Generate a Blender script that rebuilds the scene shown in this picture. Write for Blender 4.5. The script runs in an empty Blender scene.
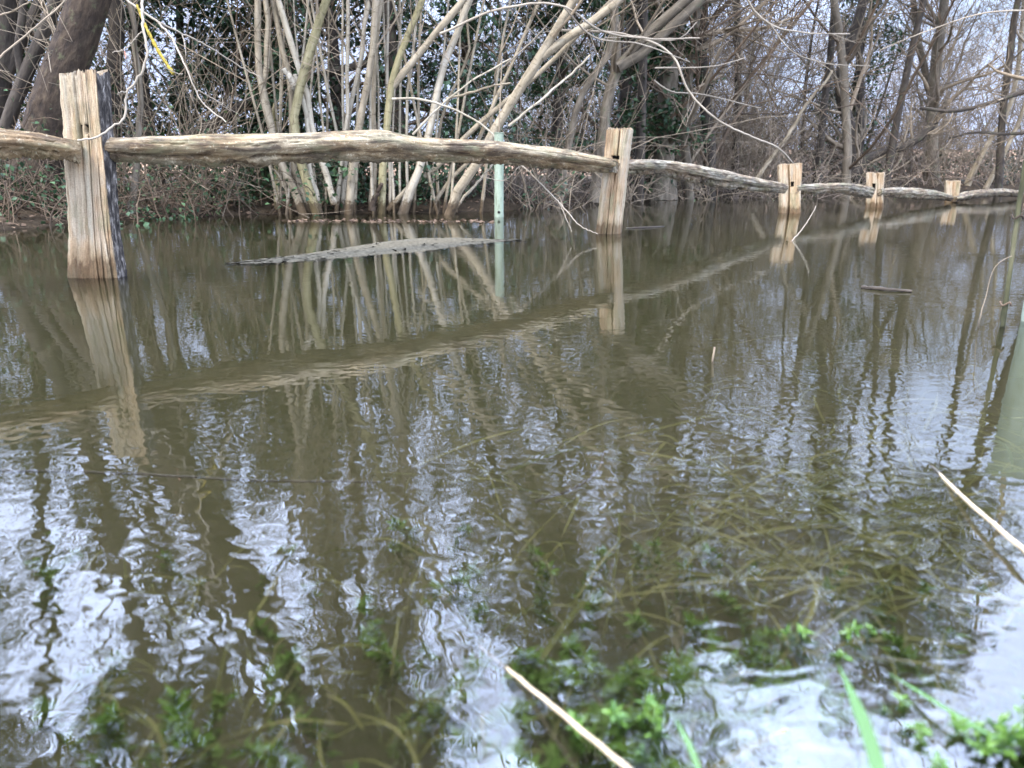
import bpy, math
import numpy as np
from mathutils import Vector

rng = np.random.default_rng(7)
R = math.radians
scene = bpy.context.scene
col = scene.collection

# ------------------------------------------------------------------ camera
F = 750.0
CAM = np.array([0.0, 0.0, 0.36])
PITCH = R(15.2)
CP, SP = math.cos(PITCH), math.sin(PITCH)

cd = bpy.data.cameras.new('camera')
cam = bpy.data.objects.new('camera', cd)
col.objects.link(cam)
cam.location = CAM
cam.rotation_euler = (R(90) - PITCH, 0, 0)
cd.sensor_width = 36
cd.lens = F / 1024 * 36
cd.clip_start = 0.01
cd.clip_end = 2000
cd.dof.use_dof = True
cd.dof.focus_distance = 3.0
cd.dof.aperture_fstop = 5.8
scene.camera = cam


def ray(px, py):
    x = (px - 512) / F
    y = (384 - py) / F
    return np.array([x, CP + y * SP, -SP + y * CP])


def P(px, py, Y):                       # world point seen at a pixel, at distance Y
    d = ray(px, py)
    return CAM + d * (Y / d[1])


def G(px, py, z=0.0):                   # world point seen at a pixel, at height z
    d = ray(px, py)
    return CAM + d * ((z - CAM[2]) / d[2])


def PXW(Y):                             # metres per pixel at distance Y
    return Y / F


# ------------------------------------------------------------------ object helpers
class MB:
    """collects tubes and polygons and links them as one mesh object"""
    def __init__(s):
        s.v = []; s.f = []; s.m = []; s.r = []; s.n = 0

    def add(s, v, f, m=0, rest=None):
        v = np.asarray(v, dtype=np.float64).reshape(-1, 3)
        s.v.append(v)
        s.r.append(v if rest is None else np.asarray(rest, dtype=np.float64).reshape(-1, 3))
        f = np.asarray(f, dtype=np.int64)
        s.f.append(f + s.n)
        s.m.append(np.full(len(f), m, dtype=np.int32) if np.isscalar(m) else np.asarray(m, np.int32))
        s.n += len(v)

    def tubes(s, pts, rad, sides=4, m=0, cap=False, rough=0.0):
        pts = np.asarray(pts, dtype=np.float64); rad = np.asarray(rad, dtype=np.float64)
        if pts.ndim == 2:
            pts = pts[None]; rad = rad[None]
        N, K, _ = pts.shape
        t = np.empty_like(pts)
        t[:, 1:-1] = pts[:, 2:] - pts[:, :-2]
        t[:, 0] = pts[:, 1] - pts[:, 0]
        t[:, -1] = pts[:, -1] - pts[:, -2]
        t /= np.linalg.norm(t, axis=2, keepdims=True) + 1e-9
        ax = pts[:, -1] - pts[:, 0]
        ref = np.zeros((N, 3))
        horiz = np.abs(ax[:, 2]) < np.abs(ax).max(axis=1) * 0.9
        ref[horiz] = (0.05, 0.08, 1.0)
        ref[~horiz] = (1.0, 0.3, 0.05)
        ref = np.repeat(ref[:, None], K, axis=1)
        u = np.cross(t, ref); u /= np.linalg.norm(u, axis=2, keepdims=True) + 1e-9
        w = np.cross(t, u)
        a = np.arange(sides) * 2 * np.pi / sides
        ca = np.cos(a)[None, None, :, None]; sa = np.sin(a)[None, None, :, None]
        rr = rad[:, :, None, None] * np.ones((1, 1, sides, 1))
        if rough:
            rr = rr * (1 + rng.normal(0, rough, (N, K, sides, 1)))
        V = pts[:, :, None] + rr * (u[:, :, None] * ca + w[:, :, None] * sa)
        seg = np.linalg.norm(np.diff(pts, axis=1), axis=2)
        arc = np.concatenate([np.zeros((N, 1)), np.cumsum(seg, axis=1)], axis=1)
        rest = np.empty_like(V)
        off = rng.uniform(0, 50, (N, 1, 1))
        rest[..., 0] = rr[..., 0] * ca[..., 0] + off
        rest[..., 1] = rr[..., 0] * sa[..., 0] + off * .37
        rest[..., 2] = arc[:, :, None]
        i = np.arange(N)[:, None, None] * K * sides
        k = np.arange(K - 1)[None, :, None] * sides
        j = np.arange(sides)[None, None, :]
        j2 = (j + 1) % sides
        b = i + k
        f = np.stack([b + j, b + j2, b + sides + j2, b + sides + j], axis=-1).reshape(-1, 4)
        s.add(V, f, m, rest)
        if cap:
            for n in range(N):
                for kk in (0, K - 1):
                    base = s.n
                    ring = V[n, kk]
                    c = ring.mean(axis=0)
                    idx = np.arange(sides)
                    vv = np.concatenate([ring, c[None]])
                    if kk:
                        ff = np.stack([idx, (idx + 1) % sides, np.full(sides, sides), np.full(sides, sides)], 1)
                    else:
                        ff = np.stack([(idx + 1) % sides, idx, np.full(sides, sides), np.full(sides, sides)], 1)
                    s.add(vv, ff, m, np.concatenate([rest[n, kk], rest[n, kk].mean(0)[None]]))

    def leaves(s, pos, nrm_tilt, size, aspect=0.5, m=0, fold=0.25, droop=0.0):
        """many small folded leaves, each four corner points and a raised midrib"""
        pos = np.asarray(pos); N = len(pos)
        az = rng.uniform(0, 2 * np.pi, N)
        el = rng.normal(-droop, nrm_tilt, N)
        d = np.stack([np.cos(az) * np.cos(el), np.sin(az) * np.cos(el), np.sin(el)], 1)
        side = np.cross(d, np.tile([0, 0, 1.0], (N, 1))) + rng.normal(0, .35, (N, 3))
        side -= d * (side * d).sum(1, keepdims=True)
        side /= np.linalg.norm(side, axis=1, keepdims=True) + 1e-9
        up = np.cross(side, d)
        L = (size * rng.uniform(.6, 1.25, N))[:, None]
        W = L * aspect
        p0 = pos; p3 = pos + d * L
        mid = pos + d * L * .45
        a = mid + side * W * .5 + up * W * fold
        b = mid - side * W * .5 + up * W * fold
        V = np.stack([p0, a, p3, b], 1).reshape(-1, 3)
        q = np.arange(N)[:, None] * 4
        f = np.concatenate([q + [0, 1, 2, 2], q + [0, 2, 3, 3]], 0)
        s.add(V, f, m)

    def build(s, name, mats, parent=None, loc=None, smooth=True):
        v = np.concatenate(s.v); f = np.concatenate(s.f); m = np.concatenate(s.m); r = np.concatenate(s.r)
        if loc is None and parent is not None:
            o0 = np.array(parent.location)
        else:
            o0 = np.array(loc if loc is not None else (0, 0, 0))
        me = bpy.data.meshes.new(name)
        tri = f[:, 2] == f[:, 3]
        cnt = np.where(tri, 3, 4)
        start = np.concatenate([[0], np.cumsum(cnt)[:-1]])
        loops = np.empty(cnt.sum(), dtype=np.int32)
        for c in range(3):
            loops[start + c] = f[:, c]
        loops[start[~tri] + 3] = f[~tri, 3]
        me.vertices.add(len(v)); me.loops.add(len(loops)); me.polygons.add(len(f))
        me.vertices.foreach_set('co', (v - o0).astype(np.float32).ravel())
        me.loops.foreach_set('vertex_index', loops)
        me.polygons.foreach_set('loop_start', start.astype(np.int32))
        me.polygons.foreach_set('loop_total', cnt.astype(np.int32))
        me.polygons.foreach_set('material_index', m)
        me.polygons.foreach_set('use_smooth', np.full(len(f), smooth))
        at = me.attributes.new('rest', 'FLOAT_VECTOR', 'POINT')
        at.data.foreach_set('vector', r.astype(np.float32).ravel())
        for mm in (mats if isinstance(mats, (list, tuple)) else [mats]):
            me.materials.append(mm)
        me.update(calc_edges=True)
        o = bpy.data.objects.new(name, me)
        col.objects.link(o)
        if parent is not None:
            o.parent = parent
        else:
            o.location = o0
        return o


def tag(o, label=None, cat=None, group=None, kind=None):
    if label: o['label'] = label
    if cat: o['category'] = cat
    if group: o['group'] = group
    if kind: o['kind'] = kind
    return o


def thing(name, loc, label, cat, group=None):
    o = bpy.data.objects.new(name, None)
    o.empty_display_size = .2
    col.objects.link(o)
    o.location = [float(c) for c in loc]
    return tag(o, label, cat, group)


def copy_tree(src, loc, rz=0.0, sc=1.0, label=None, group=None):
    r = src.copy(); col.objects.link(r)
    r.location = [float(c) for c in loc]; r.rotation_euler = (0, 0, rz); r.scale = (sc, sc, sc)
    if label: r['label'] = label
    if group: r['group'] = group
    for ch in list(src.children):
        c = ch.copy(); col.objects.link(c); c.parent = r
        for g in ch.children:
            d = g.copy(); col.objects.link(d); d.parent = c
    return r


# ------------------------------------------------------------------ materials
def new_mat(name):
    m = bpy.data.materials.new(name); m.use_nodes = True
    nt = m.node_tree; nt.nodes.clear()
    out = nt.nodes.new('ShaderNodeOutputMaterial')
    b = nt.nodes.new('ShaderNodeBsdfPrincipled')
    nt.links.new(b.outputs[0], out.inputs[0])
    return m, nt, b, out


def ramp(nt, stops):
    r = nt.nodes.new('ShaderNodeValToRGB')
    el = r.color_ramp.elements
    while len(el) < len(stops): el.new(.5)
    for e, (p, c) in zip(el, stops):
        e.position = p; e.color = (*c, 1)
    return r


def noise(nt, vec, scale, detail=4, rough=.55, dist=0):
    n = nt.nodes.new('ShaderNodeTexNoise')
    n.inputs['Scale'].default_value = scale
    n.inputs['Detail'].default_value = detail
    n.inputs['Roughness'].default_value = rough
    n.inputs['Distortion'].default_value = dist
    if vec is not None: nt.links.new(vec, n.inputs['Vector'])
    return n


def mapping(nt, src, sc):
    m = nt.nodes.new('ShaderNodeMapping')
    m.inputs['Scale'].default_value = sc
    nt.links.new(src, m.inputs['Vector'])
    return m.outputs[0]


def rest_vec(nt):
    a = nt.nodes.new('ShaderNodeAttribute'); a.attribute_name = 'rest'
    return a.outputs['Vector']


def mix(nt, a, b, fac, mode='MIX'):
    m = nt.nodes.new('ShaderNodeMix'); m.data_type = 'RGBA'; m.blend_type = mode
    for sock, v in ((m.inputs[0], fac), (m.inputs[6], a), (m.inputs[7], b)):
        if isinstance(v, bpy.types.NodeSocket): nt.links.new(v, sock)
        elif isinstance(v, (int, float)): sock.default_value = v
        else: sock.default_value = (*v, 1)
    return m.outputs[2]


def bump(nt, b, height, strength, dist):
    n = nt.nodes.new('ShaderNodeBump')
    n.inputs['Strength'].default_value = strength
    n.inputs['Distance'].default_value = dist
    nt.links.new(height, n.inputs['Height'])
    nt.links.new(n.outputs[0], b.inputs['Normal'])
    return n


def bark_mat(name, stops, scale=14, stretch=.35, bdist=.01, lichen=None, lich_amt=.62, island=.0, wet=False):
    m, nt, b, _ = new_mat(name)
    v = rest_vec(nt)
    mv = mapping(nt, v, (1, 1, stretch))
    n = noise(nt, mv, scale, 6, .65)
    r = ramp(nt, stops); nt.links.new(n.outputs[0], r.inputs[0])
    c = r.outputs[0]
    if lichen:
        n2 = noise(nt, v, scale * .45, 5, .7)
        r2 = ramp(nt, [(lich_amt - .05, (0, 0, 0)), (lich_amt + .05, (1, 1, 1))]); nt.links.new(n2.outputs[0], r2.inputs[0])
        c = mix(nt, c, lichen, r2.outputs[0])
    if island:
        g = nt.nodes.new('ShaderNodeNewGeometry')
        r3 = ramp(nt, [(0, (1 - island,) * 3), (1, (1 + island * .6, 1 + island * .5, 1 + island * .4))])
        nt.links.new(g.outputs['Random Per Island'], r3.inputs[0])
        c = mix(nt, c, r3.outputs[0], 1.0, 'MULTIPLY')
    if wet:                             # flood-stained foot, and rings and scars up the stem
        gp = nt.nodes.new('ShaderNodeNewGeometry'); sx_ = nt.nodes.new('ShaderNodeSeparateXYZ'); nt.links.new(gp.outputs['Position'], sx_.inputs[0])
        nz = noise(nt, v, 40, 4)
        ma = nt.nodes.new('ShaderNodeMath'); ma.operation = 'MULTIPLY_ADD'
        nt.links.new(nz.outputs[0], ma.inputs[0]); ma.inputs[1].default_value = -.22; nt.links.new(sx_.outputs[2], ma.inputs[2])
        rw = ramp(nt, [(0, (.30, .25, .20)), (.06, (1, 1, 1))]); nt.links.new(ma.outputs[0], rw.inputs[0])
        c = mix(nt, c, rw.outputs[0], 1.0, 'MULTIPLY')
        rg = noise(nt, mapping(nt, v, (.25, .25, 1)), 26, 5, .75)
        rr_ = ramp(nt, [(.34, (.38, .34, .28)), (.44, (1, 1, 1)), (.62, (1, 1, 1)), (.72, (.74, .76, .62))]); nt.links.new(rg.outputs[0], rr_.inputs[0])
        c = mix(nt, c, rr_.outputs[0], .9, 'MULTIPLY')
    nt.links.new(c, b.inputs['Base Color'])
    b.inputs['Roughness'].default_value = .85
    b.inputs['Specular IOR Level'].default_value = .25
    bump(nt, b, n.outputs[0], .8, bdist)
    return m


def leaf_mat(name, lo, hi, rough=.45, trans=.15, spec=.4):
    m, nt, b, out = new_mat(name)
    g = nt.nodes.new('ShaderNodeNewGeometry')
    r = ramp(nt, [(0, lo), (.6, [(a + c) / 2 for a, c in zip(lo, hi)]), (1, hi)])
    nt.links.new(g.outputs['Random Per Island'], r.inputs[0])
    nt.links.new(r.outputs[0], b.inputs['Base Color'])
    b.inputs['Roughness'].default_value = rough
    b.inputs['Specular IOR Level'].default_value = spec
    if trans:
        t = nt.nodes.new('ShaderNodeBsdfTranslucent')
        nt.links.new(r.outputs[0], t.inputs[0])
        mx = nt.nodes.new('ShaderNodeMixShader'); mx.inputs[0].default_value = trans
        nt.links.new(b.outputs[0], mx.inputs[1]); nt.links.new(t.outputs[0], mx.inputs[2])
        nt.links.new(mx.outputs[0], out.inputs[0])
    return m


def wood_mat(name, pale, mid, dark, grain=(1, 1, .05), lich=None, blotch=False):
    """weathered cleft oak or chestnut: long grain, dark checks, stains"""
    m, nt, b, _ = new_mat(name)
    v = rest_vec(nt)
    g1 = noise(nt, mapping(nt, v, grain), 95, 8, .65, .4)
    g2 = noise(nt, mapping(nt, v, (grain[0], grain[1], grain[2] * .6)), 36, 5, .6, .2)
    r1 = ramp(nt, [(.20, dark), (.36, mid), (.55, pale), (.78, [min(1, c * 1.15) for c in pale])])
    nt.links.new(g1.outputs[0], r1.inputs[0])
    r2 = ramp(nt, [(.27, (.16, .12, .09)), (.36, (.70, .62, .55)), (.50, (1, .98, .95)), (.64, (.86, .90, .92))])
    nt.links.new(g2.outputs[0], r2.inputs[0])
    c = mix(nt, r1.outputs[0], r2.outputs[0], .85, 'MULTIPLY')
    st = noise(nt, mapping(nt, v, (1, 1, .3)), 9, 5, .6)
    r3 = ramp(nt, [(.33, (.52, .40, .30)), (.45, (.92, .80, .66)), (.56, (1, 1, 1)), (.68, (.80, .82, .78))]); nt.links.new(st.outputs[0], r3.inputs[0])
    c = mix(nt, c, r3.outputs[0], .9, 'MULTIPLY')
    fg = noise(nt, v, 260, 3, .7)
    r9 = ramp(nt, [(.3, (.62, .58, .54)), (.55, (1.08, 1.08, 1.08))]); nt.links.new(fg.outputs[0], r9.inputs[0])
    c = mix(nt, c, r9.outputs[0], .7, 'MULTIPLY')
    if lich:
        ln = noise(nt, v, 55, 6, .75)
        r4 = ramp(nt, [(.56, (0, 0, 0)), (.66, (1, 1, 1))]); nt.links.new(ln.outputs[0], r4.inputs[0])
        c = mix(nt, c, lich, r4.outputs[0])
    if blotch:                          # big weather stains that follow the length of the rail
        bn_ = noise(nt, mapping(nt, v, (1, 1, .22)), 22, 7, .68, .6)
        r6 = ramp(nt, [(.40, (.14, .105, .08)), (.50, (.60, .54, .46)), (.60, (1.1, 1.07, 1.0))]); nt.links.new(bn_.outputs[0], r6.inputs[0])
        c = mix(nt, c, r6.outputs[0], .85, 'MULTIPLY')
    al = noise(nt, mapping(nt, v, (1, 1, .35)), 14, 6, .7)       # thin green algae in patches
    r8 = ramp(nt, [(.50, (0, 0, 0)), (.66, (.55, .55, .55))]); nt.links.new(al.outputs[0], r8.inputs[0])
    c = mix(nt, c, (.17, .165, .085), r8.outputs[0])
    # a wet band just above the water, at the height the water stands at
    tc = nt.nodes.new('ShaderNodeNewGeometry')
    sp = nt.nodes.new('ShaderNodeSeparateXYZ'); nt.links.new(tc.outputs['Position'], sp.inputs[0])
    wn = noise(nt, mapping(nt, v, (1, 1, .25)), 42, 5, .7)
    ma = nt.nodes.new('ShaderNodeMath'); ma.operation = 'MULTIPLY_ADD'
    nt.links.new(wn.outputs[0], ma.inputs[0]); ma.inputs[1].default_value = -.16
    nt.links.new(sp.outputs[2], ma.inputs[2])
    r5 = ramp(nt, [(0, (.36, .31, .25)), (.025, (.75, .72, .66)), (.07, (1, 1, 1))])
    mm = nt.nodes.new('ShaderNodeMath'); mm.operation = 'ADD'; nt.links.new(ma.outputs[0], mm.inputs[0]); mm.inputs[1].default_value = .025
    nt.links.new(mm.outputs[0], r5.inputs[0])
    c = mix(nt, c, r5.outputs[0], 1.0, 'MULTIPLY')
    nt.links.new(c, b.inputs['Base Color'])
    b.inputs['Roughness'].default_value = .8
    b.inputs['Specular IOR Level'].default_value = .25
    ad = nt.nodes.new('ShaderNodeMath'); ad.operation = 'ADD'
    nt.links.new(g1.outputs[0], ad.inputs[0]); nt.links.new(g2.outputs[0], ad.inputs[1])
    bump(nt, b, ad.outputs[0], .9, .012)
    return m


def plain_mat(name, c, rough=.6, var=.25, scale=20, spec=.3):
    m, nt, b, _ = new_mat(name)
    tc = nt.nodes.new('ShaderNodeTexCoord')
    n = noise(nt, tc.outputs['Object'], scale, 4)
    r = ramp(nt, [(.3, [x * (1 - var) for x in c]), (.7, [min(1, x * (1 + var)) for x in c])])
    nt.links.new(n.outputs[0], r.inputs[0]); nt.links.new(r.outputs[0], b.inputs['Base Color'])
    b.inputs['Roughness'].default_value = rough
    b.inputs['Specular IOR Level'].default_value = spec
    return m


M = {}
M['post'] = wood_mat('cleft_post_wood', (.42, .34, .235), (.28, .215, .14), (.06, .043, .028))
M['rail'] = wood_mat('cleft_rail_wood', (.34, .285, .195), (.20, .16, .105), (.06, .042, .028), grain=(.55, .55, .05), lich=(.52, .46, .33), blotch=True)
M['rail_grey'] = wood_mat('grey_rail_wood', (.30, .27, .215), (.19, .165, .125), (.055, .042, .03), grain=(.6, .6, .06), lich=(.32, .30, .24), blotch=True)
M['bark_side'] = bark_mat('post_bark', [(.40, (.014, .011, .009)), (.52, (.05, .042, .034)), (.60, (.15, .13, .11)), (.68, (.34, .31, .27))], 60, .35, .02)
M['hazel'] = bark_mat('hazel_bark', [(.3, (.13, .105, .068)), (.5, (.25, .205, .135)), (.7, (.34, .29, .205))], 18, .25, .004, (.10, .085, .055), .66, .25, True)
M['pale'] = bark_mat('pale_stem_bark', [(.3, (.19, .16, .11)), (.5, (.33, .285, .205)), (.7, (.44, .39, .30))], 18, .25, .003, (.15, .125, .085), .68, .2, True)
M['olive'] = bark_mat('olive_stem_bark', [(.3, (.11, .095, .045)), (.5, (.21, .18, .09)), (.7, (.30, .26, .15))], 18, .25, .004, (.09, .075, .04), .64, .2, True)
M['dark'] = bark_mat('dark_bark', [(.3, (.02, .016, .012)), (.5, (.045, .035, .025)), (.7, (.085, .067, .048))], 16, .3, .02, (.07, .075, .04), .64)
M['lean'] = bark_mat('brown_trunk_bark', [(.3, (.016, .011, .007)), (.5, (.042, .028, .017)), (.7, (.085, .060, .036))], 22, .45, .035, (.075, .07, .035), .63)
M['grey'] = bark_mat('grey_bark', [(.3, (.06, .047, .03)), (.5, (.125, .10, .068)), (.7, (.21, .175, .125))], 14, .3, .015, (.12, .12, .07), .62)
M['twig'] = bark_mat('twig_bark', [(.3, (.12, .094, .06)), (.7, (.34, .27, .185))], 8, .3, .002, None, .6, .45)
M['twig_dark'] = bark_mat('dark_twig_bark', [(.3, (.055, .038, .024)), (.7, (.17, .12, .075))], 8, .3, .002, None, .6, .45)
M['twig_red'] = bark_mat('red_brown_twig_bark', [(.3, (.10, .075, .055)), (.7, (.25, .195, .145))], 8, .3, .002, None, .6, .4)
M['twig_pale'] = bark_mat('pale_twig_bark', [(.3, (.17, .14, .10)), (.7, (.36, .31, .235))], 9, .3, .002, None, .6, .3)
M['lichen'] = plain_mat('yellow_lichen', (.20, .145, .018), .95, .7, 160)
M['ivy'] = leaf_mat('ivy_leaf', (.012, .030, .012), (.055, .10, .035), .5, .1, .25)
M['holly'] = leaf_mat('holly_leaf', (.012, .03, .014), (.06, .11, .045), .45, .08, .3)
M['bramble'] = leaf_mat('bramble_leaf', (.03, .05, .02), (.10, .13, .045), .5, .15, .3)
M['deadleaf'] = leaf_mat('dead_leaf', (.05, .032, .02), (.20, .13, .08), .8, .1, .2)
M['pinkleaf'] = leaf_mat('pink_leaf', (.55, .25, .18), (.62, .30, .22), .7, .2, .2)
M['weed'] = leaf_mat('water_weed_leaf', (.15, .25, .035), (.33, .45, .09), .6, .35, .1)
M['weed_air'] = leaf_mat('wet_weed_leaf', (.04, .10, .014), (.15, .25, .045), .35, .2, .4)
M['grass'] = leaf_mat('grass_blade', (.07, .15, .045), (.12, .21, .075), .45, .3, .3)
M['oldgrass'] = leaf_mat('drowned_grass_blade', (.17, .165, .04), (.40, .34, .10), .6, .25, .1)
M['straw'] = plain_mat('straw', (.44, .335, .205), .55, .25, 60, .4)
m, nt, b, _ = new_mat('tree_tube_plastic'); M['tube'] = m
v = rest_vec(nt)
n1 = noise(nt, mapping(nt, v, (1, 1, .2)), 30, 6, .7)
r1 = ramp(nt, [(.30, (.10, .105, .06)), (.46, (.20, .235, .165)), (.70, (.27, .31, .23))]); nt.links.new(n1.outputs[0], r1.inputs[0])
n2 = noise(nt, v, 90, 5, .75)
r2 = ramp(nt, [(.32, (.55, .52, .42)), (.46, (1, 1, 1))]); nt.links.new(n2.outputs[0], r2.inputs[0])
nt.links.new(mix(nt, r1.outputs[0], r2.outputs[0], .8, 'MULTIPLY'), b.inputs['Base Color'])
b.inputs['Roughness'].default_value = .6; b.inputs['Specular IOR Level'].default_value = .2
M['stake'] = bark_mat('green_stake_bark', [(.3, (.03, .03, .014)), (.5, (.06, .058, .026)), (.7, (.11, .10, .055))], 30, .3, .004)
M['hedge'] = leaf_mat('hedge_leaf', (.02, .035, .018), (.06, .085, .04), .5, .1, .3)
M['hole'] = plain_mat('painted_hole_shade', (.01, .008, .006), .9)  # near-black colour paints the shade inside the mortises and the tube hole


# ------------------------------------------------------------------ world and sun
SUN_EL, SUN_AZ = R(50), R(215)          # azimuth: clockwise from +Y as seen from above
w = bpy.data.worlds.new('World'); scene.world = w; w.use_nodes = True
nt = w.node_tree; nt.nodes.clear()
wo = nt.nodes.new('ShaderNodeOutputWorld'); bg = nt.nodes.new('ShaderNodeBackground')
sky = nt.nodes.new('ShaderNodeTexSky'); sky.sky_type = 'NISHITA'; sky.sun_disc = False
sky.sun_elevation = SUN_EL; sky.sun_rotation = SUN_AZ
sky.air_density = 1.0; sky.dust_density = 1.5; sky.ozone_density = 1.2
tc = nt.nodes.new('ShaderNodeTexCoord')
cn = noise(nt, mapping(nt, tc.outputs['Generated'], (1, 1, 2.2)), 2.6, 7, .6, .3)
cr = ramp(nt, [(.34, (.50, .50, .50)), (.60, (1, 1, 1))]); nt.links.new(cn.outputs[0], cr.inputs[0])
cl2 = mix(nt, sky.outputs[0], (9.3, 11.0, 15.6), cr.outputs[0])
sz = nt.nodes.new('ShaderNodeSeparateXYZ'); nt.links.new(tc.outputs['Generated'], sz.inputs[0])
gr = nt.nodes.new('ShaderNodeMapRange'); gr.inputs[1].default_value = .16; gr.inputs[2].default_value = .75
gr.inputs[3].default_value = .90; gr.inputs[4].default_value = 6.8
nt.links.new(sz.outputs[2], gr.inputs[0])           # a thin overcast is brighter overhead than low down
cl3 = nt.nodes.new('ShaderNodeVectorMath'); cl3.operation = 'SCALE'
nt.links.new(cl2, cl3.inputs[0]); nt.links.new(gr.outputs[0], cl3.inputs['Scale'])
nt.links.new(cl3.outputs[0], bg.inputs[0])
bg.inputs[1].default_value = .11
nt.links.new(bg.outputs[0], wo.inputs[0])

sd = bpy.data.lights.new('sun', 'SUN'); so = bpy.data.objects.new('sun', sd); col.objects.link(so)
sd.energy = 4.4; sd.angle = R(12); sd.color = (1, .94, .84)
dirv = Vector((math.sin(SUN_AZ) * math.cos(SUN_EL), math.cos(SUN_AZ) * math.cos(SUN_EL), math.sin(SUN_EL)))
so.rotation_euler = dirv.to_track_quat('Z', 'Y').to_euler()
so.location = (0, 0, 20)

scene.view_settings.view_transform = 'Standard'
scene.view_settings.look = 'None'
scene.view_settings.exposure = 0.24
scene.view_settings.gamma = 1
cy = scene.cycles
cy.use_denoising = True
cy.max_bounces = 6; cy.diffuse_bounces = 2; cy.glossy_bounces = 3; cy.transmission_bounces = 3
cy.volume_bounces = 2; cy.transparent_max_bounces = 8
cy.sample_clamp_indirect = 6


# ------------------------------------------------------------------ ground
SH = [(-900, 250), (-300, 238), (20, 229), (130, 219), (250, 214.5), (400, 213), (470, 212), (520, 209.5), (560, 205), (640, 199), (760, 197), (860, 196), (1024, 195), (1500, 193), (2600, 192)]
_sp = [G(a, b) for a, b in SH]
SA = np.array([p[0] / p[1] for p in _sp]); SY = np.array([p[1] for p in _sp])


def shore(x, y):
    a = x / np.maximum(y, .3)
    return np.interp(a, SA, SY)


def vnoise(x, y, s, seed=0):
    x = x * s + seed * 13.7; y = y * s + seed * 7.3
    return (np.sin(x * 1.7 + 1.3 * np.sin(y * 1.1)) + np.sin(y * 2.1 + 1.7 * np.sin(x * .9 + 2)) + .6 * np.sin(x * 3.9 + y * 3.1)) / 2.6


def ground_z(x, y):
    x = np.asarray(x, float); y = np.asarray(y, float)
    d = y - shore(x, y)
    z = np.where(d > 0, .26 * (1 - np.exp(-d * .9)) + np.clip(d, 0, 25) * .012, np.maximum(d * .16, -.45))
    # shallow grassy margin next to the viewer
    near = -.30 + .26 * np.exp(-((np.hypot(x - .30, y - .05) / .75) ** 2)) + .10 * np.clip(x - .3, 0, 1.2) * np.exp(-(y / 2.0) ** 2)
    near = np.where(y < 0.1, np.maximum(near, .14 * np.clip((.1 - y) / .3, 0, 1) - .06), near)
    wgt = np.clip((3.0 - y) / 1.6, 0, 1)
    wgt = wgt * wgt * (3 - 2 * wgt)
    z = z * (1 - wgt) + near * wgt
    z = z + vnoise(x, y, 1.1, 1) * .03 * np.clip(y / 3, .2, 1) + vnoise(x, y, 4.0, 2) * .012
    far = np.clip(y - 42, 0, 130)
    z = z + far * .045 + np.clip(y - 42, 0, 400) * .004
    return z


gx = np.sinh(np.linspace(-5.2, 5.2, 260)) * 3.2
gy = np.concatenate([np.linspace(-250, -6, 14)[:-1], np.linspace(-6, 0, 18)[:-1], np.linspace(0, 12, 130)[:-1], np.linspace(12, 40, 90)[:-1], 40 + np.geomspace(1, 600, 50) - 1])
XX, YY = np.meshgrid(gx, gy)
ZZ = ground_z(XX, YY)
mb = MB()
nx, ny = len(gx), len(gy)
ii = (np.arange(ny - 1)[:, None] * nx + np.arange(nx - 1)[None]).ravel()
mb.add(np.stack([XX, YY, ZZ], -1).reshape(-1, 3), np.stack([ii, ii + 1, ii + nx + 1, ii + nx], 1))
m, nt, b, _ = new_mat('wet_mud_and_leaf_litter')
tc = nt.nodes.new('ShaderNodeTexCoord')
n1 = noise(nt, tc.outputs['Object'], 3.0, 8, .65)
n2 = noise(nt, tc.outputs['Object'], 38.0, 5, .7)
r1 = ramp(nt, [(.3, (.018, .014, .009)), (.5, (.038, .029, .019)), (.7, (.075, .057, .037))]); nt.links.new(n1.outputs[0], r1.inputs[0])
r2 = ramp(nt, [(.35, (.5, .45, .4)), (.65, (1.3, 1.2, 1.05))]); nt.links.new(n2.outputs[0], r2.inputs[0])
mudc = mix(nt, r1.outputs[0], r2.outputs[0], 1.0, 'MULTIPLY')
n3 = noise(nt, mapping(nt, tc.outputs['Object'], (1, 1, 1)), .12, 6, .6)
r3 = ramp(nt, [(.3, (.20, .115, .07)), (.55, (.28, .17, .10)), (.75, (.15, .14, .06))]); nt.links.new(n3.outputs[0], r3.inputs[0])
sp = nt.nodes.new('ShaderNodeSeparateXYZ'); nt.links.new(tc.outputs['Object'], sp.inputs[0])
mr = nt.nodes.new('ShaderNodeMapRange'); mr.inputs[1].default_value = 36; mr.inputs[2].default_value = 44
nt.links.new(sp.outputs[1], mr.inputs[0])
c = mix(nt, mudc, r3.outputs[0], mr.outputs[0])
nt.links.new(c, b.inputs['Base Color']); b.inputs['Roughness'].default_value = .95; b.inputs['Specular IOR Level'].default_value = .1
bump(nt, b, n2.outputs[0], .7, .02)
ground = mb.build('ground', m)
tag(ground, kind='structure')

# ------------------------------------------------------------------ flood water: a closed body with a rippled top
mb = MB()
x0, x1, y0, y1, zb = -60, 90, -9, 60, -1.2
v = [(x0, y0, zb), (x1, y0, zb), (x1, y1, zb), (x0, y1, zb), (x0, y0, 0), (x1, y0, 0), (x1, y1, 0), (x0, y1, 0)]
mb.add(v, [(0, 3, 2, 1), (4, 5, 6, 7), (0, 1, 5, 4), (1, 2, 6, 5), (2, 3, 7, 6), (3, 0, 4, 7)])
m = bpy.data.materials.new('murky_flood_water'); m.use_nodes = True
nt = m.node_tree; nt.nodes.clear()
out = nt.nodes.new('ShaderNodeOutputMaterial')
tc = nt.nodes.new('ShaderNodeTexCoord')
ov = tc.outputs['Object']


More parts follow.
